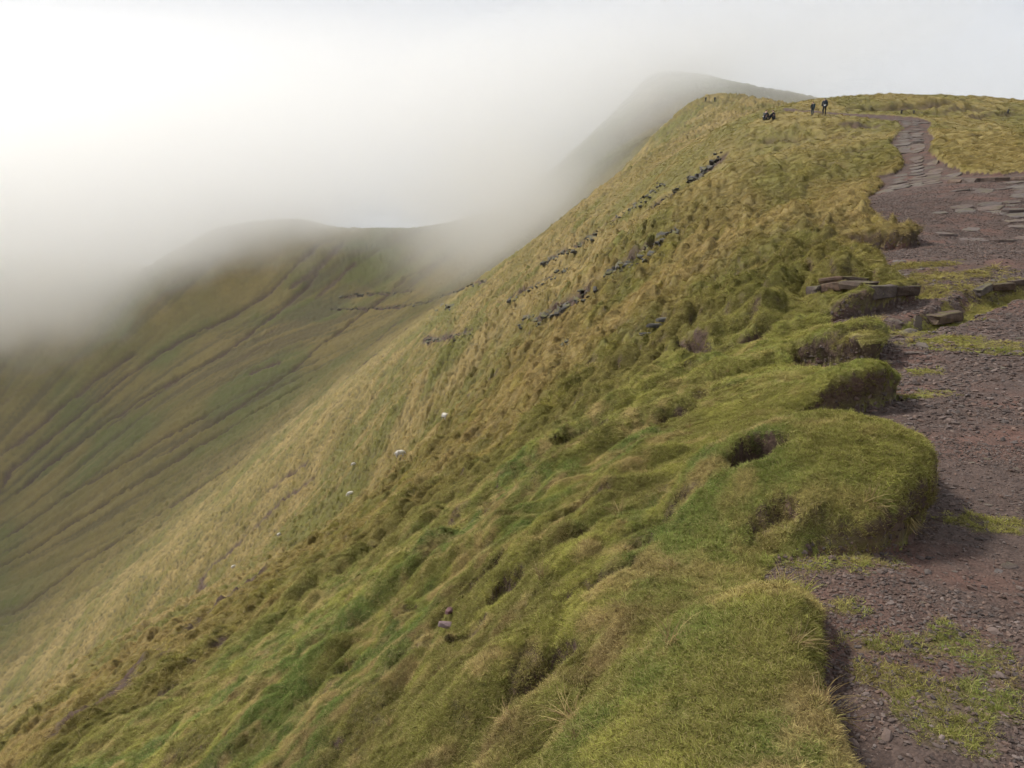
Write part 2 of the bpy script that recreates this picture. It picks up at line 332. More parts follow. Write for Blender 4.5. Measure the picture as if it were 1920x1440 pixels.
# overhang: the middle of a turf bank bulges out over the path
gy, gx = np.zeros_like(SD), np.zeros_like(SD)
e = .02
def sdf(x, y):
    d, _ = seg_dist(x, y, edge_xy); return np.where(in_poly(x, y, edge_xy), -d, d)
nearb = (np.abs(SD) < .6) & (DIST < 40)
xx, yy = wx[nearb], wy[nearb]
g1 = (sdf(xx + e, yy) - sdf(xx - e, yy)) / (2*e); g2 = (sdf(xx, yy + e) - sdf(xx, yy - e)) / (2*e)
gl = np.hypot(g1, g2) + 1e-6
bul = lip[nearb] * .34 * np.sin(np.pi * np.clip(SD[nearb] / lw[nearb], 0, 1)) ** 1.0 * sstep(.05, .15, lip[nearb])
X = X.copy(); Y = Y.copy()
X[nearb] -= g1 / gl * bul; Y[nearb] -= g2 / gl * bul

P = np.stack([X, Y, Z], -1)
# normals
du = np.gradient(P, axis=1); dv = np.gradient(P, axis=0)
N = np.cross(du, dv); N /= np.linalg.norm(N, axis=-1, keepdims=True) + 1e-12
face_ = sstep(.62, .30, N[..., 2]) * sstep(30, 18, DIST)
soil = np.maximum(soil, face_)
cell = np.linalg.norm(np.cross(P[:-1, 1:] - P[:-1, :-1], P[1:, :-1] - P[:-1, :-1]), axis=-1)

# ------------------------------------------------------------------ plant colour over the land (albedo, with shade painted into the tussock hollows)
def lerp(a, b, f): return a + (np.asarray(b) - a) * f[..., None]
OLIVE, LIME, GREEN, STRAW, HEATH = (.200,.195,.055), (.335,.330,.080), (.125,.190,.050), (.43,.33,.15), (.13,.088,.045)
tint = np.broadcast_to(np.array(OLIVE), P.shape).copy()
n1 = mfbm(NEAR, X * 1.0, Y * 1.0, 201, 5, .6); n2 = mfbm(NEAR, X * 2.6 + 9, Y * 2.6, 211, 5, .65); n3 = mfbm(NEAR, X * 4.6, Y * 4.6, 221, 4, .65)
close = sstep(16, 9, DIST)
tint = lerp(tint, GREEN, sstep(-.12, .28, n1) * .85 * close)
tint = lerp(tint, LIME, sstep(.0, .4, n2) * .8 * close)
tint = lerp(tint, STRAW, sstep(.03, .40, n3 + .25 * n1) * .85 * close)
tint = lerp(tint, HEATH, sstep(.25, .6, -n2 + .3 * n3) * .6 * close)
tint = np.where(close[..., None] > 0, tint * (1 + .08 * close[..., None]), tint)
# turf at the path edge is yellower moss
moss = sstep(1.2, .1, SD / np.clip(DIST / 5, .7, 4)) * sstep(1.5, 4, DIST) * sstep(60, 30, DIST)
tint = lerp(tint, LIME, moss * .45)
# open slope: straw and olive streaks along the contour
slope_m = sstep(10, 20, DIST)
s1 = mfbm(MIDM, al * .10, pe * .22, 231, 5, .6); s2 = mfbm(MIDM, al * .6, pe * 1.1, 241, 4, .6); s3 = mfbm(MIDM, al * .02, pe * .05, 251, 3)
sl = np.broadcast_to(np.array((.245,.195,.062)), P.shape).copy()
sl = lerp(sl, (.37,.275,.115), sstep(-.15, .4, s1 + .5 * s2))
sl = lerp(sl, (.18,.175,.045), sstep(.05, .45, -s1 + .4 * s3 + .3 * s2))
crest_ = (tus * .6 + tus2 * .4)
sl = lerp(sl, (.075,.062,.028), sstep(.55, .1, crest_) * .92)  # hollows between tussocks painted darker: their shade is put into the colour
sl = lerp(sl, (.34,.29,.065), sstep(.2, .5, s2) * .6 * sstep(90, 30, DIST))
plateau = sstep(-2, 3, Z - EYE) * sstep(20, 35, DIST) * sstep(140, 110, Y)
sl = lerp(sl, (.31,.25,.085), plateau * (.45 + .35 * s1))
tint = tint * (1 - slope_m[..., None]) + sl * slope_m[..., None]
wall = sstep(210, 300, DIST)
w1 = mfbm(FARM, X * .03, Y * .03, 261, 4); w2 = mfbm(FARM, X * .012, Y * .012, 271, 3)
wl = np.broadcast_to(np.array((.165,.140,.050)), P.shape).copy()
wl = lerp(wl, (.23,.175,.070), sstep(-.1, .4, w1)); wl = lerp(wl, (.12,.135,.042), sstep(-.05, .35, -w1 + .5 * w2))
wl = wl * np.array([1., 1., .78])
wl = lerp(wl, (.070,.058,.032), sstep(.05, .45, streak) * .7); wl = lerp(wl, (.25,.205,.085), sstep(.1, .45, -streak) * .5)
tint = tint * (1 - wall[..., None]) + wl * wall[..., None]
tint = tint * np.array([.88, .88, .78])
soil = np.clip(soil + .55 * sstep(.34, .6, mfbm(NEAR, X * .9 + 3, Y * .9, 281, 4)) * close * sstep(.3, 1, SD), 0, 1)
pathm = np.clip(1 - GR, 0, 1) * (1 - ditch_green)
# thin grass seeded on the path
patches = np.zeros_like(Z)
PATCH = [(1810,1215,.20,.13),(1745,1320,.17,.14),(1830,1310,.15,.10),(1600,1140,.10,.06),(1665,1205,.16,.05),(1850,985,.22,.09),(1760,640,.55,.20),(1830,650,.6,.16),(1890,660,.4,.16),
         (1690,745,.5,.12),(1700,625,.35,.15),(1740,545,1.2,.3),(1690,540,.6,.35),(1640,1265,.08,.05),(1560,1052,.3,.10),(1730,700,.2,.1),(1700,500,.9,.3),(1760,520,1.2,.25),(1900,538,.8,.3)]
pn = mfbm(NEAR, X * 7, Y * 7, 301, 3)
for (px, py, rx, ry) in PATCH:
    cx, cy_ = hit_macro(px, py)
    sel = (np.abs(X - cx) < rx * 2) & (np.abs(Y - cy_) < ry * 3.2)
    q = np.sqrt(((X[sel] - cx) / rx) ** 2 + ((Y[sel] - cy_) / (ry * 1.6)) ** 2)
    patches[sel] = np.maximum(patches[sel], sstep(1.1, .35, q + .5 * pn[sel]))
patches *= pathm

# ------------------------------------------------------------------ materials
def new_mat(name):
    m = bpy.data.materials.new(name); m.use_nodes = True
    return m, m.node_tree, m.node_tree.nodes['Principled BSDF']
def nd(nt, typ, **kw):
    n = nt.nodes.new(typ)
    for k, v in kw.items(): setattr(n, k, v)
    return n
def mixc(nt, fac, a, b, mode='MIX'):
    m = nt.nodes.new('ShaderNodeMix'); m.data_type = 'RGBA'; m.blend_type = mode
    for sock, v in (('Factor', fac), ('A', a), ('B', b)):
        if isinstance(v, (int, float)): m.inputs[sock].default_value = v
        elif isinstance(v, tuple): m.inputs[sock].default_value = v + ((1,) if len(v) == 3 else ())
        else: nt.links.new(v, m.inputs[sock])
    return m.outputs['Result']
def noise(nt, vec, scale, detail=4, rough=.55):
    n = nd(nt, 'ShaderNodeTexNoise'); n.inputs['Scale'].default_value = scale
    n.inputs['Detail'].default_value = detail; n.inputs['Roughness'].default_value = rough
    nt.links.new(vec, n.inputs['Vector']); return n.outputs['Fac']
def mrange(nt, v, a, b, c=0., d=1.):
    n = nd(nt, 'ShaderNodeMapRange'); n.inputs[1].default_value = a; n.inputs[2].default_value = b
    n.inputs[3].default_value = c; n.inputs[4].default_value = d
    nt.links.new(v, n.inputs[0]); return n.outputs[0]
def math_n(nt, op, a, b=None):
    n = nd(nt, 'ShaderNodeMath', operation=op)
    for i, v in enumerate((a, b)):
        if v is None: continue
        if isinstance(v, (int, float)): n.inputs[i].default_value = v
        else: nt.links.new(v, n.inputs[i])
    return n.outputs[0]

def ground_material():
    m, nt, b = new_mat('turf_soil_and_gravel')
    geo = nd(nt, 'ShaderNodeNewGeometry'); pos = geo.outputs['Position']
    at_t = nd(nt, 'ShaderNodeAttribute', attribute_name='tint')
    at_m = nd(nt, 'ShaderNodeAttribute', attribute_name='cover')      # r = bare path, g = bare soil, b = thin grass
    sep = nd(nt, 'ShaderNodeSeparateColor'); nt.links.new(at_m.outputs['Color'], sep.inputs[0])
    nf = noise(nt, pos, 14, 5); nm = noise(nt, pos, 2.2, 5); nl = noise(nt, pos, .35, 5)
    grass = mixc(nt, mrange(nt, nf, .3, .7), at_t.outputs['Color'], mixc(nt, .5, at_t.outputs['Color'], (.06, .045, .02)))
    grass = mixc(nt, mrange(nt, nl, .35, .65, 0, .35), grass, (.10, .075, .028))
    soilc = mixc(nt, mrange(nt, nm, .3, .7), (.040, .026, .019), (.105, .066, .048))
    base = mixc(nt, math_n(nt, 'MULTIPLY', sep.outputs[1], mrange(nt, nf, .2, .45, .65, 1)), grass, soilc)
    # path: dark purple-grey grit over red sandstone earth
    vor = nd(nt, 'ShaderNodeTexVoronoi'); vor.inputs['Scale'].default_value = 75; nt.links.new(pos, vor.inputs['Vector'])
    grit = mixc(nt, vor.outputs['Color'], (.046, .031, .025), (.116, .080, .064))
    vor2 = nd(nt, 'ShaderNodeTexVoronoi'); vor2.inputs['Scale'].default_value = 17; nt.links.new(pos, vor2.inputs['Vector'])
    grit = mixc(nt, .45, grit, mixc(nt, vor2.outputs['Color'], (.048, .032, .027), (.125, .088, .074)))
    red = mixc(nt, mrange(nt, nf, .3, .7), (.085, .045, .034), (.15, .084, .064))
    pth = mixc(nt, mrange(nt, noise(nt, pos, .9, 6, .6), .47, .62), grit, red)
    base = mixc(nt, mrange(nt, math_n(nt, 'ADD', sep.outputs[0], mrange(nt, nf, .3, .7, -.25, .25)), .4, .6), base, pth)
    base = mixc(nt, math_n(nt, 'MULTIPLY', sep.outputs[2], mrange(nt, nf, .35, .6, .1, .6)), base, (.14, .125, .03))
    nt.links.new(base, b.inputs['Base Color'])
    b.inputs['Roughness'].default_value = .92
    b.inputs['Specular IOR Level'].default_value = .25
    bh = math_n(nt, 'ADD', math_n(nt, 'MULTIPLY', noise(nt, pos, 1.1, 6, .65), 1.0), math_n(nt, 'MULTIPLY', noise(nt, pos, 9, 5, .65), .18))
    bh = math_n(nt, 'ADD', bh, math_n(nt, 'MULTIPLY', vor.outputs['Distance'], math_n(nt, 'MULTIPLY', sep.outputs[0], -.05)))
    bp = nd(nt, 'ShaderNodeBump'); bp.inputs['Strength'].default_value = .55; bp.inputs['Distance'].default_value = .35
    nt.links.new(bh, bp.inputs['Height']); nt.links.new(bp.outputs[0], b.inputs['Normal'])
    return m
M_ground = ground_material()

def blade_material():
    m, nt, b = new_mat('grass_blades')
    ta = nd(nt, 'ShaderNodeAttribute', attribute_name='tint'); ta.attribute_type = 'INSTANCER'
    geo = nd(nt, 'ShaderNodeNewGeometry')
    oi = geo.outputs['Random Per Island']
    c = mixc(nt, mrange(nt, oi, 0, 1, 0, 1), ta.outputs['Color'], (.8, 1., .6), 'MULTIPLY')
    hs = nd(nt, 'ShaderNodeHueSaturation'); hs.inputs['Saturation'].default_value = .97
    nt.links.new(mrange(nt, oi, 0, 1, .478, .512), hs.inputs['Hue']); nt.links.new(mrange(nt, oi, 0, 1, .5, 1.6), hs.inputs['Value'])
    nt.links.new(ta.outputs['Color'], hs.inputs['Color'])
    cc = mixc(nt, mrange(nt, math_n(nt, 'FRACT', math_n(nt, 'MULTIPLY', oi, 37.7)), .72, .92, 0, .8), hs.outputs[0], (.47, .37, .18))
    df = nd(nt, 'ShaderNodeBsdfDiffuse'); nt.links.new(cc, df.inputs[0])
    tr = nd(nt, 'ShaderNodeBsdfTranslucent'); nt.links.new(cc, tr.inputs[0])
    mx = nd(nt, 'ShaderNodeMixShader'); mx.inputs[0].default_value = .30
    nt.links.new(df.outputs[0], mx.inputs[1]); nt.links.new(tr.outputs[0], mx.inputs[2])
    nt.links.new(mx.outputs[0], nt.nodes['Material Output'].inputs['Surface'])
    return m
M_blade = blade_material()

def stone_material(name, c1, c2, moss=0., scale=6., instanced=False, vary=.42):
    m, nt, b = new_mat(name)
    geo = nd(nt, 'ShaderNodeNewGeometry'); pos = geo.outputs['Position']
    oi = nd(nt, 'ShaderNodeObjectInfo')
    n1 = noise(nt, pos, scale, 6, .65)
    c = mixc(nt, mrange(nt, n1, .3, .7), c1, c2)
    hs = nd(nt, 'ShaderNodeHueSaturation')
    nt.links.new(mrange(nt, oi.outputs['Random'], 0, 1, 1 - vary, 1 + vary), hs.inputs['Value'])
    nt.links.new(mrange(nt, math_n(nt, 'FRACT', math_n(nt, 'MULTIPLY', oi.outputs['Random'], 13.7)), 0, 1, .7, 1.25), hs.inputs['Saturation'])
    nt.links.new(c, hs.inputs['Color']); c = hs.outputs[0]
    if moss:
        sx = nd(nt, 'ShaderNodeSeparateXYZ'); nt.links.new(geo.outputs['Normal'], sx.inputs[0])
        f = math_n(nt, 'MULTIPLY', mrange(nt, sx.outputs[2], .3, .8), mrange(nt, noise(nt, pos, scale * .6, 4), .45, .6, 0, moss))
        c = mixc(nt, f, c, (.12, .11, .03))
    nt.links.new(c, b.inputs['Base Color']); b.inputs['Roughness'].default_value = .8; b.inputs['Specular IOR Level'].default_value = .35
    if not instanced:
        bp = nd(nt, 'ShaderNodeBump'); bp.inputs['Strength'].default_value = .6; bp.inputs['Distance'].default_value = .03
        nt.links.new(noise(nt, pos, scale * 3, 6, .7), bp.inputs['Height']); nt.links.new(bp.outputs[0], b.inputs['Normal'])
    return m
M_gravel = stone_material('gravel', (.056, .038, .031), (.150, .106, .087), instanced=True)
M_slab = stone_material('sandstone_slab', (.064, .047, .041), (.132, .099, .086), .3, vary=.25)
M_crag = stone_material('crag_rock', (.030, .027, .024), (.100, .088, .072), .9, 2.5)
M_kerb = stone_material('weathered_sandstone', (.050, .034, .026), (.125, .086, .066), .6, 9.)

# ------------------------------------------------------------------ terrain meshes
nI, nJ = X.shape
idx = np.arange(nI * nJ).reshape(nI, nJ)
quads = np.stack([idx[:-1, :-1], idx[1:, :-1], idx[1:, 1:], idx[:-1, 1:]], -1)[:, :, ::-1].reshape(-1, 4)
Vall = P.reshape(-1, 3)
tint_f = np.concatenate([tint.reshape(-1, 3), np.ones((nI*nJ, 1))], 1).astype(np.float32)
cover_f = np.stack([pathm, np.clip(soil * GR, 0, 1), np.clip(patches + 0 * soil, 0, 1), np.ones_like(soil)], -1).reshape(-1, 4).astype(np.float32)
def sheet(name, faces, mat):
    used, inv = np.unique(faces, return_inverse=True)
    f = inv.reshape(faces.shape)
    me = bpy.data.meshes.new(name)
    me.vertices.add(len(used)); me.vertices.foreach_set('co', Vall[used].ravel().astype(np.float32))
    me.loops.add(f.size); me.loops.foreach_set('vertex_index', f.ravel().astype(np.int32))
    me.polygons.add(len(f)); me.polygons.foreach_set('loop_start', (np.arange(len(f)) * 4).astype(np.int32))
    me.polygons.foreach_set('use_smooth', np.ones(len(f), bool))
    for an, dat in (('tint', tint_f), ('cover', cover_f)):
        a = me.attributes.new(an, 'FLOAT_COLOR', 'POINT'); a.data.foreach_set('color', dat[used].ravel())
    me.update(calc_edges=True)
    me.materials.append(mat)
    o = bpy.data.objects.new(name, me); COL.objects.link(o); o['kind'] = 'structure'
    return o
fm = (GR[:-1, :-1] + GR[1:, :-1] + GR[1:, 1:] + GR[:-1, 1:]).reshape(-1) / 4
fd = DIST[:-1, :-1].reshape(-1)
is_path = (fm < .5)
hillside = sheet('hillside', quads[~is_path], M_ground)
path = sheet('path', quads[is_path], M_ground)
hillside['label'] = 'steep olive and straw coloured grass hillside curving round the valley'
path['label'] = 'worn gravel and red earth footpath along the ridge'

_ri, _ai = np.arange(len(rings)), np.arange(len(az))
def _cell(x, y):
    r = np.hypot(x, y + .9); a_ = np.degrees(np.arctan2(x, y + .9))
    i = np.clip(np.interp(r, rings, _ri), 0, nI - 1.001); j = np.clip(np.interp(a_, az, _ai), 0, nJ - 1.001)
    return i.astype(int), j.astype(int), i - i.astype(int), j - j.astype(int)
def hgt(x, y):
    i, j, f, g_ = _cell(np.asarray(x, float), np.asarray(y, float))
    return Z[i, j] * (1-f) * (1-g_) + Z[i+1, j] * f * (1-g_) + Z[i, j+1] * (1-f) * g_ + Z[i+1, j+1] * f * g_
def ground_hit(px, py):
    "first land the sight line of a photo pixel meets: location, normal"
    d = px_dir(px, py); t_ = np.geomspace(1.4, 640, 4000)
    g_ = hgt(d[0] * t_, d[1] * t_) - (EYE + d[2] * t_)
    k = int(np.argmax(g_ > 0))
    if not (g_ > 0).any(): return None
    tt = t_[k] if k == 0 else t_[k-1] + (t_[k] - t_[k-1]) * g_[k-1] / (g_[k-1] - g_[k])
    i, j, f, q = _cell(np.array([d[0] * tt]), np.array([d[1] * tt]))
    return Vector(d * tt + np.array([0, 0, EYE])), Vector(N[i[0], j[0]])
def ground_z(x, y): return float(hgt(np.array([x]), np.array([y]))[0])
bpy.context.view_layer.update()

# ------------------------------------------------------------------ scattering over the terrain grid
Cz = (P[:-1, :-1] + P[1:, 1:]) / 2
cam_rel = Cz - np.array([0, 0, EYE])
_c, _s = math.cos(PITCH), math.sin(PITCH)
depth = cam_rel[..., 1] * _c - cam_rel[..., 2] * _s
up_ = cam_rel[..., 1] * _s + cam_rel[..., 2] * _c
CU = cam_rel[..., 0] / np.maximum(depth, .1); CV = up_ / np.maximum(depth, .1)
VIEW = (np.abs(CU) < .666 + .12 + .35 / np.maximum(depth, .3)) & (CV > -.5 - .1 - .2 / np.maximum(depth, .3)) & (depth > .2)
Nc = N[:-1, :-1]
facing = -(cam_rel * Nc).sum(-1) / (np.linalg.norm(cam_rel, axis=-1) + 1e-9)
VIEW &= facing > -.25
def interp(arr, i, j, a, b):
    if arr.ndim == 3: a = a[:, None]; b = b[:, None]
    return (arr[i, j] * (1-a) * (1-b) + arr[i+1, j] * a * (1-b) + arr[i, j+1] * (1-a) * b + arr[i+1, j+1] * a * b)
def scatter(density, cap=200000):
    lam = density * cell * VIEW
    tot = lam.sum()
    if tot > cap: lam = lam * (cap / tot)
    k = rng.poisson(lam)
    ii, jj = np.nonzero(k)
    rep = k[ii, jj]; i = np.repeat(ii, rep); j = np.repeat(jj, rep)
    a = rng.random(len(i)); b = rng.random(len(i))
    return i, j, a, b
def eulers(n, yaw):
    n = n / (np.linalg.norm(n, axis=1, keepdims=True) + 1e-9)
    h = np.stack([np.cos(yaw), np.sin(yaw), 0 * yaw], 1)
    t = h - n * (h * n).sum(1, keepdims=True); t /= np.linalg.norm(t, axis=1, keepdims=True) + 1e-9
    b = np.cross(n, t)
    return np.stack([np.arctan2(b[:, 2], n[:, 2]), np.arcsin(np.clip(-t[:, 2], -1, 1)), np.arctan2(t[:, 1], t[:, 0])], 1)

def instancer(name, pts, rot, scl, vid, sources, tintc=None):
    "one object of uncountable stuff: its points carry copies of a few small meshes"
    me = bpy.data.meshes.new(name)
    me.vertices.add(len(pts)); me.vertices.foreach_set('co', pts.ravel().astype(np.float32))
    a = me.attributes.new('rot', 'FLOAT_VECTOR', 'POINT'); a.data.foreach_set('vector', rot.ravel().astype(np.float32))
    a = me.attributes.new('scl', 'FLOAT_VECTOR', 'POINT'); a.data.foreach_set('vector', scl.ravel().astype(np.float32))
    a = me.attributes.new('vid', 'INT', 'POINT'); a.data.foreach_set('value', vid.astype(np.int32))
    if tintc is not None:
        a = me.attributes.new('tint', 'FLOAT_COLOR', 'POINT')
        a.data.foreach_set('color', np.concatenate([tintc, np.ones((len(tintc), 1))], 1).ravel().astype(np.float32))
    o = bpy.data.objects.new(name, me); COL.objects.link(o)
    g = bpy.data.node_groups.new(name + '_nodes', 'GeometryNodeTree')
    g.interface.new_socket('Geometry', in_out='INPUT', socket_type='NodeSocketGeometry')
    g.interface.new_socket('Geometry', in_out='OUTPUT', socket_type='NodeSocketGeometry')
    gi = g.nodes.new('NodeGroupInput'); go = g.nodes.new('NodeGroupOutput')
    iop = g.nodes.new('GeometryNodeInstanceOnPoints')
    jn = g.nodes.new('GeometryNodeJoinGeometry')
    for so in sources:
        gti = g.nodes.new('GeometryNodeObjectInfo'); gti.inputs['Object'].default_value = so; gti.inputs['As Instance'].default_value = True
        g.links.new(gti.outputs['Geometry'], jn.inputs[0])
    def named(n, t):
        x = g.nodes.new('GeometryNodeInputNamedAttribute'); x.data_type = t; x.inputs['Name'].default_value = n; return x.outputs['Attribute']
    g.links.new(gi.outputs[0], iop.inputs['Points']); g.links.new(jn.outputs[0], iop.inputs['Instance'])
    iop.inputs['Pick Instance'].default_value = True
    g.links.new(named('vid', 'INT'), iop.inputs['Instance Index'])
    e2r = g.nodes.new('FunctionNodeEulerToRotation'); g.links.new(named('rot', 'FLOAT_VECTOR'), e2r.inputs[0])
    g.links.new(e2r.outputs[0], iop.inputs['Rotation'])
    g.links.new(named('scl', 'FLOAT_VECTOR'), iop.inputs['Scale'])
    g.links.new(iop.outputs[0], go.inputs[0])
    md = o.modifiers.new('scatter', 'NODES'); md.node_group = g
    o['kind'] = 'stuff'
    return o

def tuft_mesh(name, nbl, h0, h1, w, rad, lean, bend, seed):
    "a clump of curved tapering blades"
    r_ = random.Random(seed); bv, bf = [], []
    for k in range(nbl):
        rr = rad * math.sqrt(r_.random()); th = r_.uniform(0, 2 * math.pi)
        bx, by = rr * math.cos(th), rr * math.sin(th)
        out = th + r_.uniform(-.9, .9) if r_.random() < .6 else r_.uniform(0, 2 * math.pi)
        h = r_.uniform(h0, h1); ln = r_.uniform(.3, 1) * lean; bd = r_.uniform(.4, 1) * bend
        wd = w * r_.uniform(.7, 1.3); sx, sy = -math.sin(out) * wd / 2, math.cos(out) * wd / 2
        i0 = len(bv); nseg = 3
        for q in range(nseg + 1):
            f = q / nseg
            ang = ln + bd * f
            px_ = bx + math.cos(out) * h * (math.sin(ln) * f + .5 * bd * f * f); py_ = by + math.sin(out) * h * (math.sin(ln) * f + .5 * bd * f * f)
            pz = h * (f * math.cos(ln) - .32 * bd * f * f) - .004
            t_ = 1 - .75 * f
            if q < nseg: bv += [(px_ - sx*t_, py_ - sy*t_, pz), (px_ + sx*t_, py_ + sy*t_, pz)]
            else: bv.append((px_, py_, pz))
        for q in range(nseg - 1): bf.append((i0+2*q, i0+2*q+1, i0+2*q+3, i0+2*q+2))
        bf.append((i0+2*nseg-2, i0+2*nseg-1, i0+2*nseg))
    me = bpy.data.meshes.new(name); me.from_pydata(bv, [], bf); me.materials.append(M_blade); me.update()
    return bpy.data.objects.new(name, me)
TURF = [tuft_mesh('turf_tuft', 44, .010, .034, .0026, .034, 1.15, 1.3, 10 + k) for k in range(5)]
LONG = [tuft_mesh('long_tuft', 46, .07, .17, .0034, .035, .5, 1.5, 30 + k) for k in range(3)]
TUSS = [tuft_mesh('tussock', 54, .10, .28, .013, .16, .8, 1.5, 50 + k) for k in range(5)]

def grass_points(dens, smin, smax, nsrc, upw, jit=.35, tint_gain=1., droop=.6, cap=200000, flat=1.0):
    i, j, a, b = scatter(dens, cap)
    p = interp(P, i, j, a, b); n = interp(N, i, j, a, b); tc = interp(tint, i, j, a, b)
    nz = n[:, 2:3]
    d = n + np.array([[0, 0, 1.]]) * np.where(nz > .45, upw, -droop * (1 - nz / .45))
    d += rng.normal(0, jit, d.shape) * np.array([1, 1, .4])
    rot = eulers(d, rng.uniform(0, 2 * math.pi, len(p)))
    s = rng.uniform(smin, smax, len(p))
    scl = np.stack([s, s, s * rng.uniform(.75, 1.2, len(p)) * flat], 1)
    tc = tc * tint_gain * rng.uniform(.8, 1.25, (len(p), 1))
    sl = interp(soil, i, j, a, b)[:, None]
    tc = tc * (1 - .35 * sl) + np.array([[.10, .065, .03]]) * .35 * sl
    return p, rot, scl, rng.integers(0, nsrc, len(p)), tc, interp(DIST, i, j, a, b)
Dc = DIST[:-1, :-1]; GRc = GR[:-1, :-1]; SOc = soil[:-1, :-1]; PAc = patches[:-1, :-1]; DGc = ditch_green[:-1, :-1]; SDc = SD[:-1, :-1]
veg = np.maximum(np.maximum(sstep(.0, .03, SDc), DGc * .8), PAc * .8) * (1 - (.72 + .24 * sstep(9, 14, Dc)) * SOc) * (1 - hole[:-1, :-1])
bare = sstep(.25, .55, fbm(X * 2.2 + 31, Y * 2.2, 401, 3))[:-1, :-1]
veg_n = veg * (1 - .35 * bare)
o = instancer('grass', *(lambda q: (q[0], q[1], q[2], q[3], TURF, q[4]))(grass_points(4600 * veg_n * (1 - .6 * PAc) * sstep(8.5, 6.5, Dc), .55, 1.0, 5, .3, .3, cap=150000, flat=.85)))
o['label'] = 'short matted olive and green turf on the nearest mounds and bank'; o['category'] = 'grass'
o = instancer('grass', *(lambda q: (q[0], q[1], q[2], q[3], TURF, q[4]))(grass_points(950 * veg * sstep(6.5, 8.5, Dc) * sstep(22, 15, Dc), 1.2, 2.0, 5, .3, .25, cap=140000, flat=.42)))
o['label'] = 'matted yellow green turf on the shoulder beyond the nearest mounds'; o['category'] = 'grass'
o = instancer('grass', *(lambda q: (q[0], q[1], q[2], q[3], TUSS, q[4]))(grass_points(42 * veg * sstep(13, 20, Dc) * sstep(60, 45, Dc), .40, .85, 5, .25, .2, cap=100000, flat=.32)))
o['label'] = 'tussocky straw and olive grass on the upper slope and ridge top'; o['category'] = 'grass'
o = instancer('grass', *(lambda q: (q[0], q[1], q[2], q[3], TUSS, q[4]))(grass_points(7.5 * veg * sstep(45, 60, Dc) * sstep(230, 120, Dc), .7, 1.3, 5, .3, .2, cap=130000, flat=.34)))
o['label'] = 'rough tan grass far down the open slope around the sheep'; o['category'] = 'grass'
clump = sstep(.30, .55, fbm(X * 1.7 + 50, Y * 1.7, 411, 3))[:-1, :-1]
lg = grass_points(16 * veg * (1 - PAc) * (clump + .06 + 1.5 * sstep(.18, .03, SDc)) * sstep(1.1, 2, Dc) * sstep(12, 8, Dc), .45, 1.05, 3, .5, .5, cap=30000)
mixs = rng.random((len(lg[0]), 1)) < .6
tc = np.where(mixs, np.array([[.34, .255, .11]]) * rng.uniform(.7, 1.2, (len(lg[0]), 1)), lg[4])
o = instancer('grass', lg[0], lg[1], lg[2], lg[3], LONG, tc)
o['label'] = 'longer dry straw coloured grass tufts sticking out of the near turf'; o['category'] = 'grass'

# ------------------------------------------------------------------ gravel
def pebble(name, seed, flat, mat):
    r_ = np.random.default_rng(seed)
    bm = bmesh.new(); bmesh.ops.create_icosphere(bm, subdivisions=1, radius=1)
    for v in bm.verts:
        k = r_.uniform(.65, 1.1); v.co = Vector((v.co.x * k, v.co.y * k * r_.uniform(.7, 1), v.co.z * k * flat))
    me = bpy.data.meshes.new(name); bm.to_mesh(me); bm.free(); me.materials.append(mat)
    return bpy.data.objects.new(name, me)
PEB = [pebble('pebble', 90 + k, .55, M_gravel) for k in range(6)]
PMc = np.clip(1 - GRc, 0, 1) * (1 - PAc * .5) * (1 - DGc)
mud = sstep(.05, .3, fbm(X * .9 + 7, Y * .9, 421, 4))[:-1, :-1]
def gravel(dens, s0, s1, cap, name, label):
    i, j, a, b = scatter(dens, cap)
    p = interp(P, i, j, a, b); n = interp(N, i, j, a, b) + rng.normal(0, .25, (len(i), 3))
    s = s0 * (s1 / s0) ** (rng.random(len(i)) ** 2.2)
    scl = np.stack([s, s * rng.uniform(.6, 1, len(i)), s * rng.uniform(.6, 1.1, len(i))], 1)
    p[:, 2] += s * .12
    o = instancer(name, p, eulers(n, rng.uniform(0, 6.28, len(i))), scl, rng.integers(0, len(PEB), len(i)), PEB)
    o['label'] = label; o['category'] = 'gravel'
gravel(7500 * PMc * (1 - .8 * mud) * sstep(7.5, 5.5, Dc) * (Dc < 8), .0035, .017, 90000, 'gravel', 'dark purple brown grit covering the near path')
gravel(70 * PMc * sstep(8, 6, Dc), .012, .034, 6000, 'gravel', 'coarser loose stones mixed into the near path grit')
gravel(650 * PMc * (1 - .75 * mud) * sstep(5.5, 7.5, Dc) * sstep(40, 26, Dc), .010, .045, 80000, 'gravel', 'grey purple gravel on the wide part of the path')


# ------------------------------------------------------------------ stone pieces
def hull_mesh(name, seed, sx, sy, sz, npts, mat, bev=.04):
    r_ = random.Random(seed); bm = bmesh.new()
    for k in range(npts):
        v = Vector((r_.uniform(-1, 1), r_.uniform(-1, 1), r_.uniform(-1, 1)))
        m_ = max(abs(v.x), abs(v.y), abs(v.z)); v = v / m_ * r_.uniform(.82, 1)       # towards the faces of a box: blocky
        bm.verts.new((v.x * sx / 2, v.y * sy / 2, v.z * sz / 2))
    res = bmesh.ops.convex_hull(bm, input=bm.verts)
    bmesh.ops.delete(bm, geom=[g_ for g_ in res['geom_interior'] if isinstance(g_, bmesh.types.BMVert)], context='VERTS')
    bmesh.ops.dissolve_limit(bm, angle_limit=.22, verts=bm.verts, edges=bm.edges)
    if bev: bmesh.ops.bevel(bm, geom=list(bm.edges), offset=bev * min(sx, sy, sz), segments=1, affect='EDGES')
    me = bpy.data.meshes.new(name); bm.to_mesh(me); bm.free(); me.materials.append(mat)
    return me
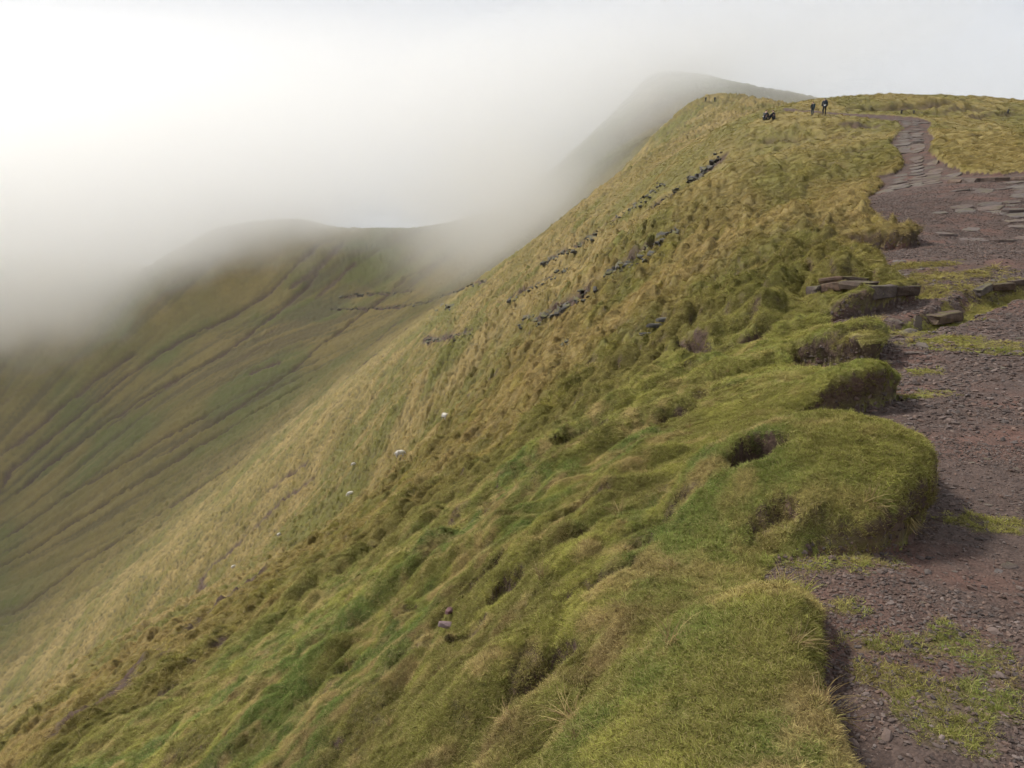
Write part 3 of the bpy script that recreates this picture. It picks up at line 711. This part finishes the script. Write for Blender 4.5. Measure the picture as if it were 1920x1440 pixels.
def slab_mesh(name, seed, mat, thick=.16):
    "an irregular flat flagstone about 1 m across"
    r_ = random.Random(seed); n = r_.randint(5, 7); bm = bmesh.new()
    top = []; bot = []
    for k in range(n):
        a_ = 2 * math.pi * (k + r_.uniform(-.28, .28)) / n; rr = r_.uniform(.42, .56)
        x_, y_ = rr * math.cos(a_), rr * math.sin(a_) * .85
        top.append(bm.verts.new((x_, y_, thick / 2 + r_.uniform(-.015, .015)))); bot.append(bm.verts.new((x_ * 1.05, y_ * 1.05, -thick / 2)))
    bm.faces.new(top); bm.faces.new(bot[::-1])
    for k in range(n): bm.faces.new((top[k], bot[k], bot[(k+1) % n], top[(k+1) % n]))
    bmesh.ops.recalc_face_normals(bm, faces=bm.faces)
    bmesh.ops.bevel(bm, geom=[e_ for e_ in bm.edges if e_.verts[0] in top and e_.verts[1] in top], offset=.018, segments=1, affect='EDGES')
    me = bpy.data.meshes.new(name); bm.to_mesh(me); bm.free(); me.materials.append(mat)
    return me
SLABS = [slab_mesh('slab', 600 + k, M_slab) for k in range(8)]
ROCKS = [hull_mesh('rock', 640 + k, 1, .75, .6, 22, M_crag) for k in range(8)]
STONES = [hull_mesh('stone', 660 + k, 1, .7, .26, 20, M_slab, .06) for k in range(8)]
def block_mesh(name, seed, sx, sy, sz, mat):
    r_ = random.Random(seed); bm = bmesh.new(); bmesh.ops.create_cube(bm, size=1)
    bmesh.ops.subdivide_edges(bm, edges=bm.edges, cuts=1, use_grid_fill=True)
    for v in bm.verts: v.co = Vector(((v.co.x + r_.uniform(-.06, .06)) * sx, (v.co.y + r_.uniform(-.08, .08)) * sy, (v.co.z + r_.uniform(-.08, .08)) * sz))
    bmesh.ops.bevel(bm, geom=[e_ for e_ in bm.edges if e_.calc_face_angle(0) > .9], offset=.03 * sx, segments=1, affect='EDGES')
    me = bpy.data.meshes.new(name); bm.to_mesh(me); bm.free(); me.materials.append(mat); return me
KERBS = [block_mesh('kerb_stone', 680 + k, 1, .45, .42, M_kerb) for k in range(5)]
def piece(name, me, loc, rot, scl, parent):
    o = bpy.data.objects.new(name, me); COL.objects.link(o)
    o.parent = parent; o.location = loc; o.rotation_euler = rot; o.scale = scl
    return o
def tilt_to(n, yaw):
    q = Vector(n).to_track_quat('Z', 'Y'); return (q.to_matrix() @ Matrix.Rotation(yaw, 3, 'Z')).to_euler()
def mpp(loc): return ((loc.y) * _c - (loc.z - EYE) * _s) / FPX           # metres per photo pixel at a place
def empty(name, loc, label, cat, group=None):
    o = bpy.data.objects.new(name, None); COL.objects.link(o); o.location = loc
    o['label'] = label; o['category'] = cat
    if group: o['group'] = group
    return o

# flagstones of the climbing path and the paved patch beside the step
r_ = random.Random(5)
def sdf1(x, y): return float(sdf(np.array([x]), np.array([y]))[0])
cnt = 0
def flags(x0, x1, y0, y1, cellx, celly, test, lim, keep=.9, sink=0.):
    global cnt
    k = 0; yy = y0; row = 0
    while yy < y1 and k < lim:
        xx = x0 + (row % 2) * cellx * .5
        while xx < x1 and k < lim:
            x_, y_ = xx + r_.uniform(-.18, .18) * cellx, yy + r_.uniform(-.15, .15) * celly
            if test(x_, y_) and r_.random() < keep:
                z_ = ground_z(x_, y_); zx = ground_z(x_ + .4, y_); zy = ground_z(x_, y_ + .4)
                n_ = Vector((-(zx - z_) / .4, -(zy - z_) / .4, 1)).normalized() + Vector((r_.uniform(-.05, .05), r_.uniform(-.05, .05), 0))
                sc = r_.uniform(.8, 1.4)
                piece('slab', SLABS[r_.randrange(8)], (x_, y_, z_ - .036 - sink + r_.uniform(-.025, .02)), tilt_to(n_, r_.uniform(0, 6.28)), (cellx * sc, celly * sc * 1.1, .9), path); k += 1
            xx += cellx
        yy += celly; row += 1
    return k
k1 = flags(8, 34, 35.5, 68, .78, .80, lambda x, y: sdf1(x, y) < -.35 and x / y < (1790 - 960) / FPX * 1.0 * .985, 190)
k2 = flags(10, 24, 20.5, 33, .72, .72, lambda x, y: sdf1(x, y) < -.5 and x / y > (1830 - 960) / FPX / 1.02 + .0 + .0025 * max(0, 24 - y) + .05 * math.sin(y * 1.7), 130, .72, .012)
print('flagstones', k1, k2)

# loose stones lying on the path: photo x, y, width in photo px, height factor
LOOSE = [(1893,1062,34,.5),(1872,1072,22,.4),(1640,1074,13,.7),(1671,1072,12,.6),(1684,1075,10,.6),(1790,1072,13,.6),(1640,1074,9,.6),(1722,609,34,.7),(1701,623,40,.5),(1731,650,36,.8),(1712,663,36,.7),
 (1681,662,16,1.6),(1736,664,13,1.),(1688,490,26,.5),(1848,630,28,.5),(1905,661,22,.6),(1911,716,20,.7),(1912,635,20,.6),(1871,762,20,.5),(1855,692,14,.6),(1795,605,14,.6),(1660,700,18,.9),(1672,716,14,.7),
 (1640,745,12,.6),(1710,805,14,.5),(1850,860,16,.5),(1900,830,16,.6),(1780,900,12,.6),(1660,1315,14,.7),(1700,1350,12,.6),(1850,1432,26,.6),(1905,1300,16,.6),(1650,1385,12,.6),(1720,1425,14,.6),(1880,1180,15,.5),
 (1760,830,14,.6),(1820,780,12,.5),(1890,930,14,.6),(1840,940,12,.5),(1700,905,0,.5),(1800,1130,13,.6),(1730,1130,12,.6),(1610,1190,10,.7),(1900,1220,15,.6),(1770,690,16,.5),(1800,720,14,.5),(1745,740,14,.5),
 (1690,680,14,.6),(1880,690,16,.5),(1830,700,12,.5),(1860,600,14,.5),(1890,590,16,.5),(1820,660,14,.5),(1905,880,15,.5),(1655,640,14,.7),(1675,600,20,.5),(1650,606,16,.5),(1620,603,14,.5),(1662,515,18,.5),(1700,515,16,.4),(1725,505,18,.4)]
for k in range(190):
    LOOSE.append((r_.uniform(1600, 1918), r_.uniform(470, 1430) ** 1.0, 4 + 13 * r_.random() ** 2, r_.uniform(.4, .9)))
for (px, py, w, hf) in LOOSE:
    if w == 0: continue
    h = ground_hit(px, py)
    if not h: continue
    loc, nor = h
    if sdf1(loc.x, loc.y) > -.03: continue
    wm = w * mpp(loc)
    piece('stone', STONES[r_.randrange(8)], loc + Vector((0, 0, wm * .05 * hf)), tilt_to(nor + Vector((r_.uniform(-.15, .15), r_.uniform(-.15, .15), 0)), r_.uniform(0, 6.28)), (wm, wm * r_.uniform(.8, 1.3), wm * hf), path)

# kerbs: drain wall, ditch kerb, step
def kerb_row(name, label, cat, pieces):
    L = []
    for (x0, y0, x1, y1, hpx) in pieces:
        a_ = ground_hit(x0, y0); b_ = ground_hit(x1, y1)
        if a_ and b_: L.append((a_[0], b_[0], hpx))
    root = empty(name, L[0][0], label, cat)
    for (a_, b_, hpx) in L:
        mid = (a_ + b_) / 2; v = b_ - a_; ln = v.length; hm = hpx * mpp(mid)
        o = piece('stone', KERBS[r_.randrange(5)], mid - root.location + Vector((0, 0, hm * .18)), (0, 0, math.atan2(v.y, v.x) + r_.uniform(-.05, .05)), (ln * 1.02, ln * .9 if ln < .8 else 1.0, hm / .42 * 1.1), root)
        o.rotation_euler.y = -math.asin(max(-1, min(1, v.z / max(ln, .01))))
    return root
kerb_row('stone_wall', 'low brown sandstone wall edging the mossy drain beside the turf', 'wall',
  [(1526,548,1548,545,15),(1548,543,1588,538,15),(1588,536,1630,540,15),(1630,552,1672,550,22),(1672,549,1711,546,17),(1535,529,1580,524,9),(1580,524,1625,528,9)])
kerb_row('stone_kerb', 'row of reddish kerb slabs along the grassy ditch crossing the path', 'kerb',
  [(1742,603,1790,594,16),(1830,552,1856,540,12),(1858,541,1897,538,12),(1893,533,1918,530,9)])
kerb_row('stone_step', 'long low sandstone step at the foot of the climbing flagstones', 'step',
  [(1786,343,1812,342,8),(1812,342,1840,341,9),(1840,341,1868,340,9),(1868,340,1895,339,9),(1895,339,1925,338,9)])
# dark ledge stones under the turf overhang on the slope
lh = ground_hit(1228, 618)[0]
lr = empty('stone_ledge', lh, 'small dark stone ledge with a gap under it below the turf overhang', 'ledge')
for (dx, dy, dz, a_, sc) in ((0, 0, .10, .2, .45), (.3, .2, .22, .1, .5), (-.22, .05, -.12, .4, .35)):
    piece('rock', ROCKS[r_.randrange(8)], (dx, dy, dz), (0, 0, a_), (sc, sc * .8, sc * .4), lr)

# ------------------------------------------------------------------ crags on the slope
CRAGS = [([(1288,342),(1305,332),(1325,316),(1350,290)],9,22,'jagged dark crag high on the ridge flank below the crest walkers'),
 ([(1142,512),(1165,500),(1195,488),(1235,455),(1265,428)],12,20,'dark blocky crag in the middle of the upper slope'),
 ([(1005,602),(1040,585),(1075,565),(1120,540)],13,17,'broad dark broken crag above and right of the highest sheep'),
 ([(972,612),(985,603),(1000,590)],5,12,'short dark rock step left of the broad broken crag'),
 ([(790,640),(820,636),(850,632),(885,624)],12,9,'thin dark rock ledge nearest above the highest sheep'),
 ([(1145,420),(1180,396),(1210,370),(1245,342)],11,13,'slanting dark crag just under the drifting fog'),
 ([(1015,495),(1050,478),(1085,462),(1125,436)],12,12,'long dark rock band right of the misty saddle'),
 ([(955,562),(1000,538),(1035,520),(1065,503)],12,11,'narrow dark rock band between the two broken crags'),
 ([(775,572),(820,558),(870,540),(915,526)],13,9,'faint rock band slanting down toward the far valley head'),
 ([(815,582),(835,576),(850,571)],4,13,'lone dark rock knob under the faint slanting band'),
 ([(640,556),(690,552),(740,548),(780,542)],12,6,'upper thin ledge across the valley headwall below the saddle'),
 ([(620,580),(670,578),(730,576),(780,570)],12,6,'lower thin ledge across the valley headwall below the saddle'),
 ([(1050,644),(1062,640),(1072,637)],3,13,'small dark rock standing alone below the broad broken crag'),
 ([(1215,395),(1250,372),(1275,350)],7,11,'dark rocks on the slope just left of the jagged high crag')]
for pts, n, wpx, lab in CRAGS:
    root = None
    n = int(n * 4.2)
    for k in range(n):
        f = (k + r_.uniform(-.3, .3)) / max(1, n - 1); f = min(max(f, 0), .999)
        q = f * (len(pts) - 1); i0 = int(q); g_ = q - i0
        px = pts[i0][0] + (pts[i0+1][0] - pts[i0][0]) * g_ + r_.uniform(-4, 4); py = pts[i0][1] + (pts[i0+1][1] - pts[i0][1]) * g_ + r_.gauss(0, 1) * wpx * .28
        h = ground_hit(px, py)
        if not h: continue
        loc, nor = h; w = wpx * mpp(loc) * (.35 + 1.0 * r_.random() ** 2.2)
        if root is None: root = empty('rock_outcrop', loc, lab, 'crag', 'dark crags on the slope')
        piece('rock', ROCKS[r_.randrange(8)], loc - root.location + Vector((0, 0, -w * .02)), (r_.uniform(-.15, .15), r_.uniform(-.2, .1), 1.31 + r_.uniform(-.22, .22)), (w * r_.uniform(1.4, 3.0), w * r_.uniform(.6, 1.0), w * r_.uniform(.45, .8)), root)
# two red stones lying in the near turf
h = ground_hit(838, 1182)
st = empty('boulder', h[0], 'pair of small purple red stones lying in the near green turf', 'stone')
M_red = stone_material('red_stone', (.11, .055, .055), (.21, .125, .125), 0, 20)
RED = hull_mesh('stone', 777, 1, .8, .7, 20, M_red, .06)
piece('stone', RED, (0, 0, .04), (0, .2, .4), (.13, .10, .06), st); piece('stone', RED, (.01, .12, .08), (.3, .1, 1.4), (.10, .07, .045), st)
# marker stones along the path top
for px, py, hp, lab in ((1690, 213, 7, 'left one of two short dark marker stones by the flagstones'), (1713, 213, 7, 'right one of two short dark marker stones by the flagstones'), (1890, 212, 8, 'short dark marker stone near the right end of the ridge top')):
    h = ground_hit(px, py)
    w = hp * mpp(h[0])
    me = hull_mesh('marker_stone', px, .5, .4, 1.3, 24, M_crag, .05)
    o = piece('marker_stone', me, h[0] + Vector((0, 0, w * .4)), (0, .1, px), (w, w, w), None)
    o['label'] = lab; o['category'] = 'stone'; o['group'] = 'marker stones on the ridge top'

# ------------------------------------------------------------------ people and sheep
def plain(name, col, rough=.8):
    m, nt, b = new_mat(name)
    geo = nd(nt, 'ShaderNodeTexCoord'); n_ = noise(nt, geo.outputs['Object'], 9, 4)
    nt.links.new(mixc(nt, mrange(nt, n_, .3, .7), tuple(c * .75 for c in col), tuple(min(1, c * 1.25) for c in col)), b.inputs['Base Color'])
    b.inputs['Roughness'].default_value = rough
    return m
M_skin = plain('skin', (.45, .27, .2)); M_black = plain('black_jacket', (.012, .013, .018)); M_navy = plain('navy_jacket', (.018, .028, .042))
M_grey = plain('grey_trousers', (.035, .05, .055)); M_dark = plain('dark_trousers', (.012, .014, .018)); M_boot = plain('boots', (.02, .015, .012))
M_white = plain('white_cloth', (.75, .76, .78)); M_pack = plain('rucksack', (.02, .045, .06)); M_brown = plain('brown_coat', (.05, .04, .03))
M_wool = plain('wool', (.62, .57, .48), .95); M_face = plain('sheep_face', (.55, .50, .45))
def skinned(name, pts, edges, mat, parent=None, sub=1):
    me = bpy.data.meshes.new(name); me.from_pydata([p[:3] for p in pts], edges, []); me.update()
    o = bpy.data.objects.new(name, me); COL.objects.link(o)
    md = o.modifiers.new('skin', 'SKIN'); md.use_smooth_shade = True
    sk = me.skin_vertices[0].data
    for i, p in enumerate(pts):
        r = p[3]; sk[i].radius = (r, r) if not isinstance(r, tuple) else r; sk[i].use_root = (i == 0)
    sb = o.modifiers.new('smooth', 'SUBSURF'); sb.levels = sub; sb.render_levels = sub
    me.materials.append(mat); o.parent = parent
    return o
def person(px, py, hpx, label, pose='stand', jacket=M_black, trousers=M_dark, face=180, white=False, pack=True, hat=True, group='walkers on the ridge'):
    h = ground_hit(px, py); loc = h[0]; yaw = R(face)
    root = empty('person', loc, label, 'person', group); root.rotation_euler = (0, 0, yaw)
    if pose == 'stand':
        J = dict(pel=(0,0,.93), sp=(0,.01,1.12), ch=(0,.0,1.36), nk=(0,.01,1.52), hd=(0,.03,1.66), ht=(0,.02,1.74),
            ls=(-.19,0,1.43), le=(-.27,.03,1.15), lw=(-.25,.10,.90), lh=(-.24,.13,.82), rs=(.19,0,1.43), re=(.27,.03,1.15), rw=(.25,.12,.91), rh=(.24,.15,.83),
            lp=(-.10,0,.90), lk=(-.12,.06,.50), la=(-.13,-.06,.09), lt=(-.13,.10,.04), rp=(.10,0,.90), rk=(.12,.05,.50), ra=(.14,.10,.09), rt=(.14,.26,.04))
    else:       # sitting low with knees drawn up
        J = dict(pel=(0,0,.16), sp=(0,-.02,.34), ch=(0,.06,.58), nk=(0,.12,.74), hd=(0,.18,.86), ht=(0,.18,.95),
            ls=(-.19,.06,.64), le=(-.26,.24,.42), lw=(-.12,.42,.44), lh=(-.06,.48,.44), rs=(.19,.06,.64), re=(.26,.24,.42), rw=(.12,.42,.44), rh=(.06,.48,.44),
            lp=(-.10,.02,.14), lk=(-.14,.38,.46), la=(-.13,.46,.08), lt=(-.13,.60,.04), rp=(.10,.02,.14), rk=(.14,.36,.48), ra=(.13,.44,.08), rt=(.13,.58,.04))
    names = list(J)
    rad = dict(pel=.13, sp=.115, ch=.14, nk=.05, hd=.095, ht=.085, ls=.065, le=.045, lw=.034, lh=.04, rs=.065, re=.045, rw=.034, rh=.04, lp=.085, lk=.06, la=.04, lt=.04, rp=.085, rk=.06, ra=.04, rt=.04)
    E = [('pel','sp'),('sp','ch'),('ch','nk'),('nk','hd'),('hd','ht'),('ch','ls'),('ls','le'),('le','lw'),('lw','lh'),('ch','rs'),('rs','re'),('re','rw'),('rw','rh'),
         ('pel','lp'),('lp','lk'),('lk','la'),('la','lt'),('pel','rp'),('rp','rk'),('rk','ra'),('ra','rt')]
    def chain(name, keep, extra, mat):
        ks = [k for k in names if k in keep]; ix = {k: i for i, k in enumerate(ks)}
        return skinned(name, [J[k] + (rad[k] + extra,) for k in ks], [(ix[a_], ix[b_]) for a_, b_ in E if a_ in ix and b_ in ix], mat, root)
    chain('body', names, 0, M_skin)
    chain('jacket', ['pel','sp','ch','ls','le','lw','rs','re','rw'], .035, jacket)
    chain('trousers', ['pel','lp','lk','la','rp','rk','ra'], .025, trousers)
    for a_, b_ in (('la','lt'),('ra','rt')):
        skinned('boot', [J[a_] + (.062,), J[b_] + (.052,)], [(0, 1)], M_boot, root)
    if hat: skinned('hood', [tuple(np.array(J['hd']) + (0, -.025, -.04)) + (.105,), tuple(np.array(J['ht']) + (0, -.02, .01)) + (.10,)], [(0, 1)], jacket, root)
    if pack:
        c = np.array(J['ch']); p_ = hull_mesh('backpack', px, .34, .20, .48, 40, M_pack if not white else M_navy, .12)
        piece('backpack', p_, tuple(c + (0, -.22, -.06)), (.05 if pose == 'stand' else -.25, 0, 0), (1, 1, 1), root)
    if white:
        b_ = np.array(J['pel']); p_ = hull_mesh('white_bag', px + 3, .20, .10, .22, 40, M_white, .15)
        piece('white_bag', p_, tuple(b_ + (-.04, -.20, .10 if pose == 'stand' else .16)), (0, 0, 0), (1, 1, 1) if pose == 'stand' else (.5, .6, .5), root)
    k = hpx * mpp(loc) / (1.84 if pose == 'stand' else 1.05)
    root.scale = (k, k, k)
    return root
person(1545, 216, 32, 'taller standing walker in dark jacket with a white bag at the hip', white=True, jacket=M_navy, face=-8)
person(1523, 217, 26, 'shorter standing walker in black jacket and grey trousers beside the taller one', trousers=M_grey, jacket=M_black, face=14)
person(1434, 225, 20, 'left one of two crouched walkers in black, white patch on the back', 'sit', white=True, pack=False, face=-60)
person(1451, 224, 19, 'right one of two crouched walkers in black sitting on the turf edge', 'sit', pack=False, face=60)
person(1323, 192, 11, 'left one of two small dark walkers on the misty crest', jacket=M_brown, face=10)
person(1340, 192, 11, 'right one of two small dark walkers on the misty crest', jacket=M_brown, face=-15)
person(1258, 144, 8, 'left faint figure standing on the fogged summit', jacket=M_brown, face=30)
person(1270, 143, 9, 'right faint figure standing on the fogged summit', jacket=M_brown, face=-30)

def sheep(px, py, wpx, label, face, graze, lamb=False):
    h = ground_hit(px, py); loc = h[0]
    root = empty('sheep', loc, label, 'sheep', 'sheep grazing on the slope'); root.rotation_euler = (0, 0, R(face))
    hd = [(.50,0,.62,.15),(.62,0,.42,.09),(.70,0,.22,.075),(.74,0,.12,.05)] if graze else [(.48,0,.70,.16),(.60,0,.88,.10),(.72,0,.90,.085),(.84,0,.84,.055)]
    pts = [(0,0,.58,.25),(-.38,0,.60,.22),(.34,0,.62,.22)] + hd
    ed = [(0,1),(0,2),(2,3),(3,4),(4,5),(5,6)]
    for (x_, y_) in ((-.36,.14),(-.36,-.14),(.32,.13),(.32,-.13)):
        i0 = len(pts); kx = -.05 if x_ < 0 else .02
        pts += [(x_, y_, .46, .10), (x_ + kx, y_ * 1.1, .26, .05), (x_ + (0 if x_ > 0 else -.01), y_ * 1.1, .03, .035)]
        ed += [(1 if x_ < 0 else 2, i0), (i0, i0+1), (i0+1, i0+2)]
    i0 = len(pts); pts += [(-.58,0,.60,.05),(-.64,0,.42,.035)]; ed += [(1,i0),(i0,i0+1)]
    skinned('body', pts, ed, M_face, root)
    skinned('fleece', [(0,0,.60,.29),(-.38,0,.61,.26),(.36,0,.63,.25),(.47,0,.67 if graze else .74,.17)], [(0,1),(0,2),(2,3)], M_wool, root)
    e0 = np.array(hd[1][:3])
    for sgn in (-1, 1):
        skinned('ear', [tuple(e0 + (.0, .07*sgn, .03)) + (.03,), tuple(e0 + (-.02, .17*sgn, .04)) + (.018,)], [(0,1)], M_face, root)
    k = wpx * mpp(loc) / 1.25
    root.scale = (k, k, k)
sheep(834, 787, 19, 'highest sheep on the slope, facing the path with head raised', -55, False)
sheep(750, 858, 21, 'white sheep second from the top, standing side on', 20, True)
sheep(663, 874, 10, 'small cream sheep lying above the third white sheep', 35, True)
sheep(658, 931, 15, 'round white sheep in the middle of the scattered line', 200, True)
sheep(523, 1006, 10, 'small distant sheep second from the bottom of the line', 60, True)
sheep(438, 1066, 10, 'lowest and smallest sheep beside the dark sheep track', 40, True)
# ------------------------------------------------------------------ air: even haze, and the cloud lying on the far rim
def box_object(name, lo, hi, mat):
    bm = bmesh.new(); bmesh.ops.create_cube(bm, size=1)
    for v in bm.verts: v.co = Vector([lo[k] + (v.co[k] + .5) * (hi[k] - lo[k]) for k in range(3)])
    me = bpy.data.meshes.new(name); bm.to_mesh(me); bm.free(); me.materials.append(mat)
    o = bpy.data.objects.new(name, me); COL.objects.link(o); o['kind'] = 'stuff'
    return o
def volume_mat(name):
    m = bpy.data.materials.new(name); m.use_nodes = True; nt = m.node_tree; nt.nodes.clear()
    out = nd(nt, 'ShaderNodeOutputMaterial'); pv = nd(nt, 'ShaderNodeVolumePrincipled')
    nt.links.new(pv.outputs[0], out.inputs['Volume'])
    return m, nt, pv
m_h, nt, pv = volume_mat('haze')
pv.inputs['Color'].default_value = (.992, .994, .998, 1); pv.inputs['Density'].default_value = HAZE; pv.inputs['Anisotropy'].default_value = .25
hz = box_object('haze', (-640, -40, float(Z.min()) - 2), (640, 800, 76), m_h)
hz['label'] = 'thin pale haze over the whole ridge and valley'; hz['category'] = 'haze'
m_f, nt, pv = volume_mat('hill_fog')
pv.inputs['Color'].default_value = (.962, .958, .950, 1); pv.inputs["Anisotropy"].default_value = .8
tc = nd(nt, 'ShaderNodeTexCoord'); pos = tc.outputs['Object']
sx = nd(nt, 'ShaderNodeSeparateXYZ'); nt.links.new(pos, sx.inputs[0])
def sm(v, a, b, c=0., d=1.):
    n = nd(nt, 'ShaderNodeMapRange', interpolation_type='SMOOTHSTEP')
    n.inputs[1].default_value = a; n.inputs[2].default_value = b; n.inputs[3].default_value = c; n.inputs[4].default_value = d
    nt.links.new(v, n.inputs[0]); return n.outputs[0]
fn = noise(nt, pos, .016, 5, .6)
g = math_n(nt, 'ADD', sx.outputs[2], math_n(nt, 'MULTIPLY', sx.outputs[0], -FOG_TILT))
g = math_n(nt, 'ADD', g, FOG_OFF)
g = math_n(nt, 'ADD', g, mrange(nt, fn, .25, .75, -24, 24))
dens = math_n(nt, 'MULTIPLY', math_n(nt, 'MULTIPLY', sm(g, 0, 32), .020), sm(sx.outputs[1], 255, 330))
for (c, rad, k, lo) in FOG_BLOBS:
    vm = nd(nt, 'ShaderNodeVectorMath', operation='SUBTRACT'); nt.links.new(pos, vm.inputs[0]); vm.inputs[1].default_value = c
    vd = nd(nt, 'ShaderNodeVectorMath', operation='DIVIDE'); nt.links.new(vm.outputs[0], vd.inputs[0]); vd.inputs[1].default_value = rad
    vl = nd(nt, 'ShaderNodeVectorMath', operation='LENGTH'); nt.links.new(vd.outputs[0], vl.inputs[0])
    q = math_n(nt, 'ADD', vl.outputs['Value'], mrange(nt, fn, .25, .75, .22, -.22))
    dens = math_n(nt, 'ADD', dens, sm(q, 1, lo, 0, k))
nt.links.new(dens, pv.inputs['Density'])
m_f.volume_intersection_method if hasattr(m_f, 'volume_intersection_method') else None
m_s, nts, pvs = volume_mat('summit_mist')
pvs.inputs['Color'].default_value = (.99, .99, .99, 1); pvs.inputs['Density'].default_value = .0055; pvs.inputs['Anisotropy'].default_value = .1
bm = bmesh.new(); bmesh.ops.create_icosphere(bm, subdivisions=4, radius=1)
for v in bm.verts: v.co = Vector((112 + v.co.x * 170, 372 + v.co.y * 70, 52 + v.co.z * 52))
me = bpy.data.meshes.new('summit_mist'); bm.to_mesh(me); bm.free(); me.materials.append(m_s)
sm_o = bpy.data.objects.new('summit_mist', me); COL.objects.link(sm_o); sm_o['kind'] = 'stuff'
sm_o['label'] = 'pale mist veiling the far summit behind the walkers'; sm_o['category'] = 'mist'
fb = box_object('fog_bank', (-520, 235, -95), (190, 470, 84), m_f)
fb['label'] = 'white cloud bank lying over the far rim and hiding the left hill'; fb['category'] = 'fog'
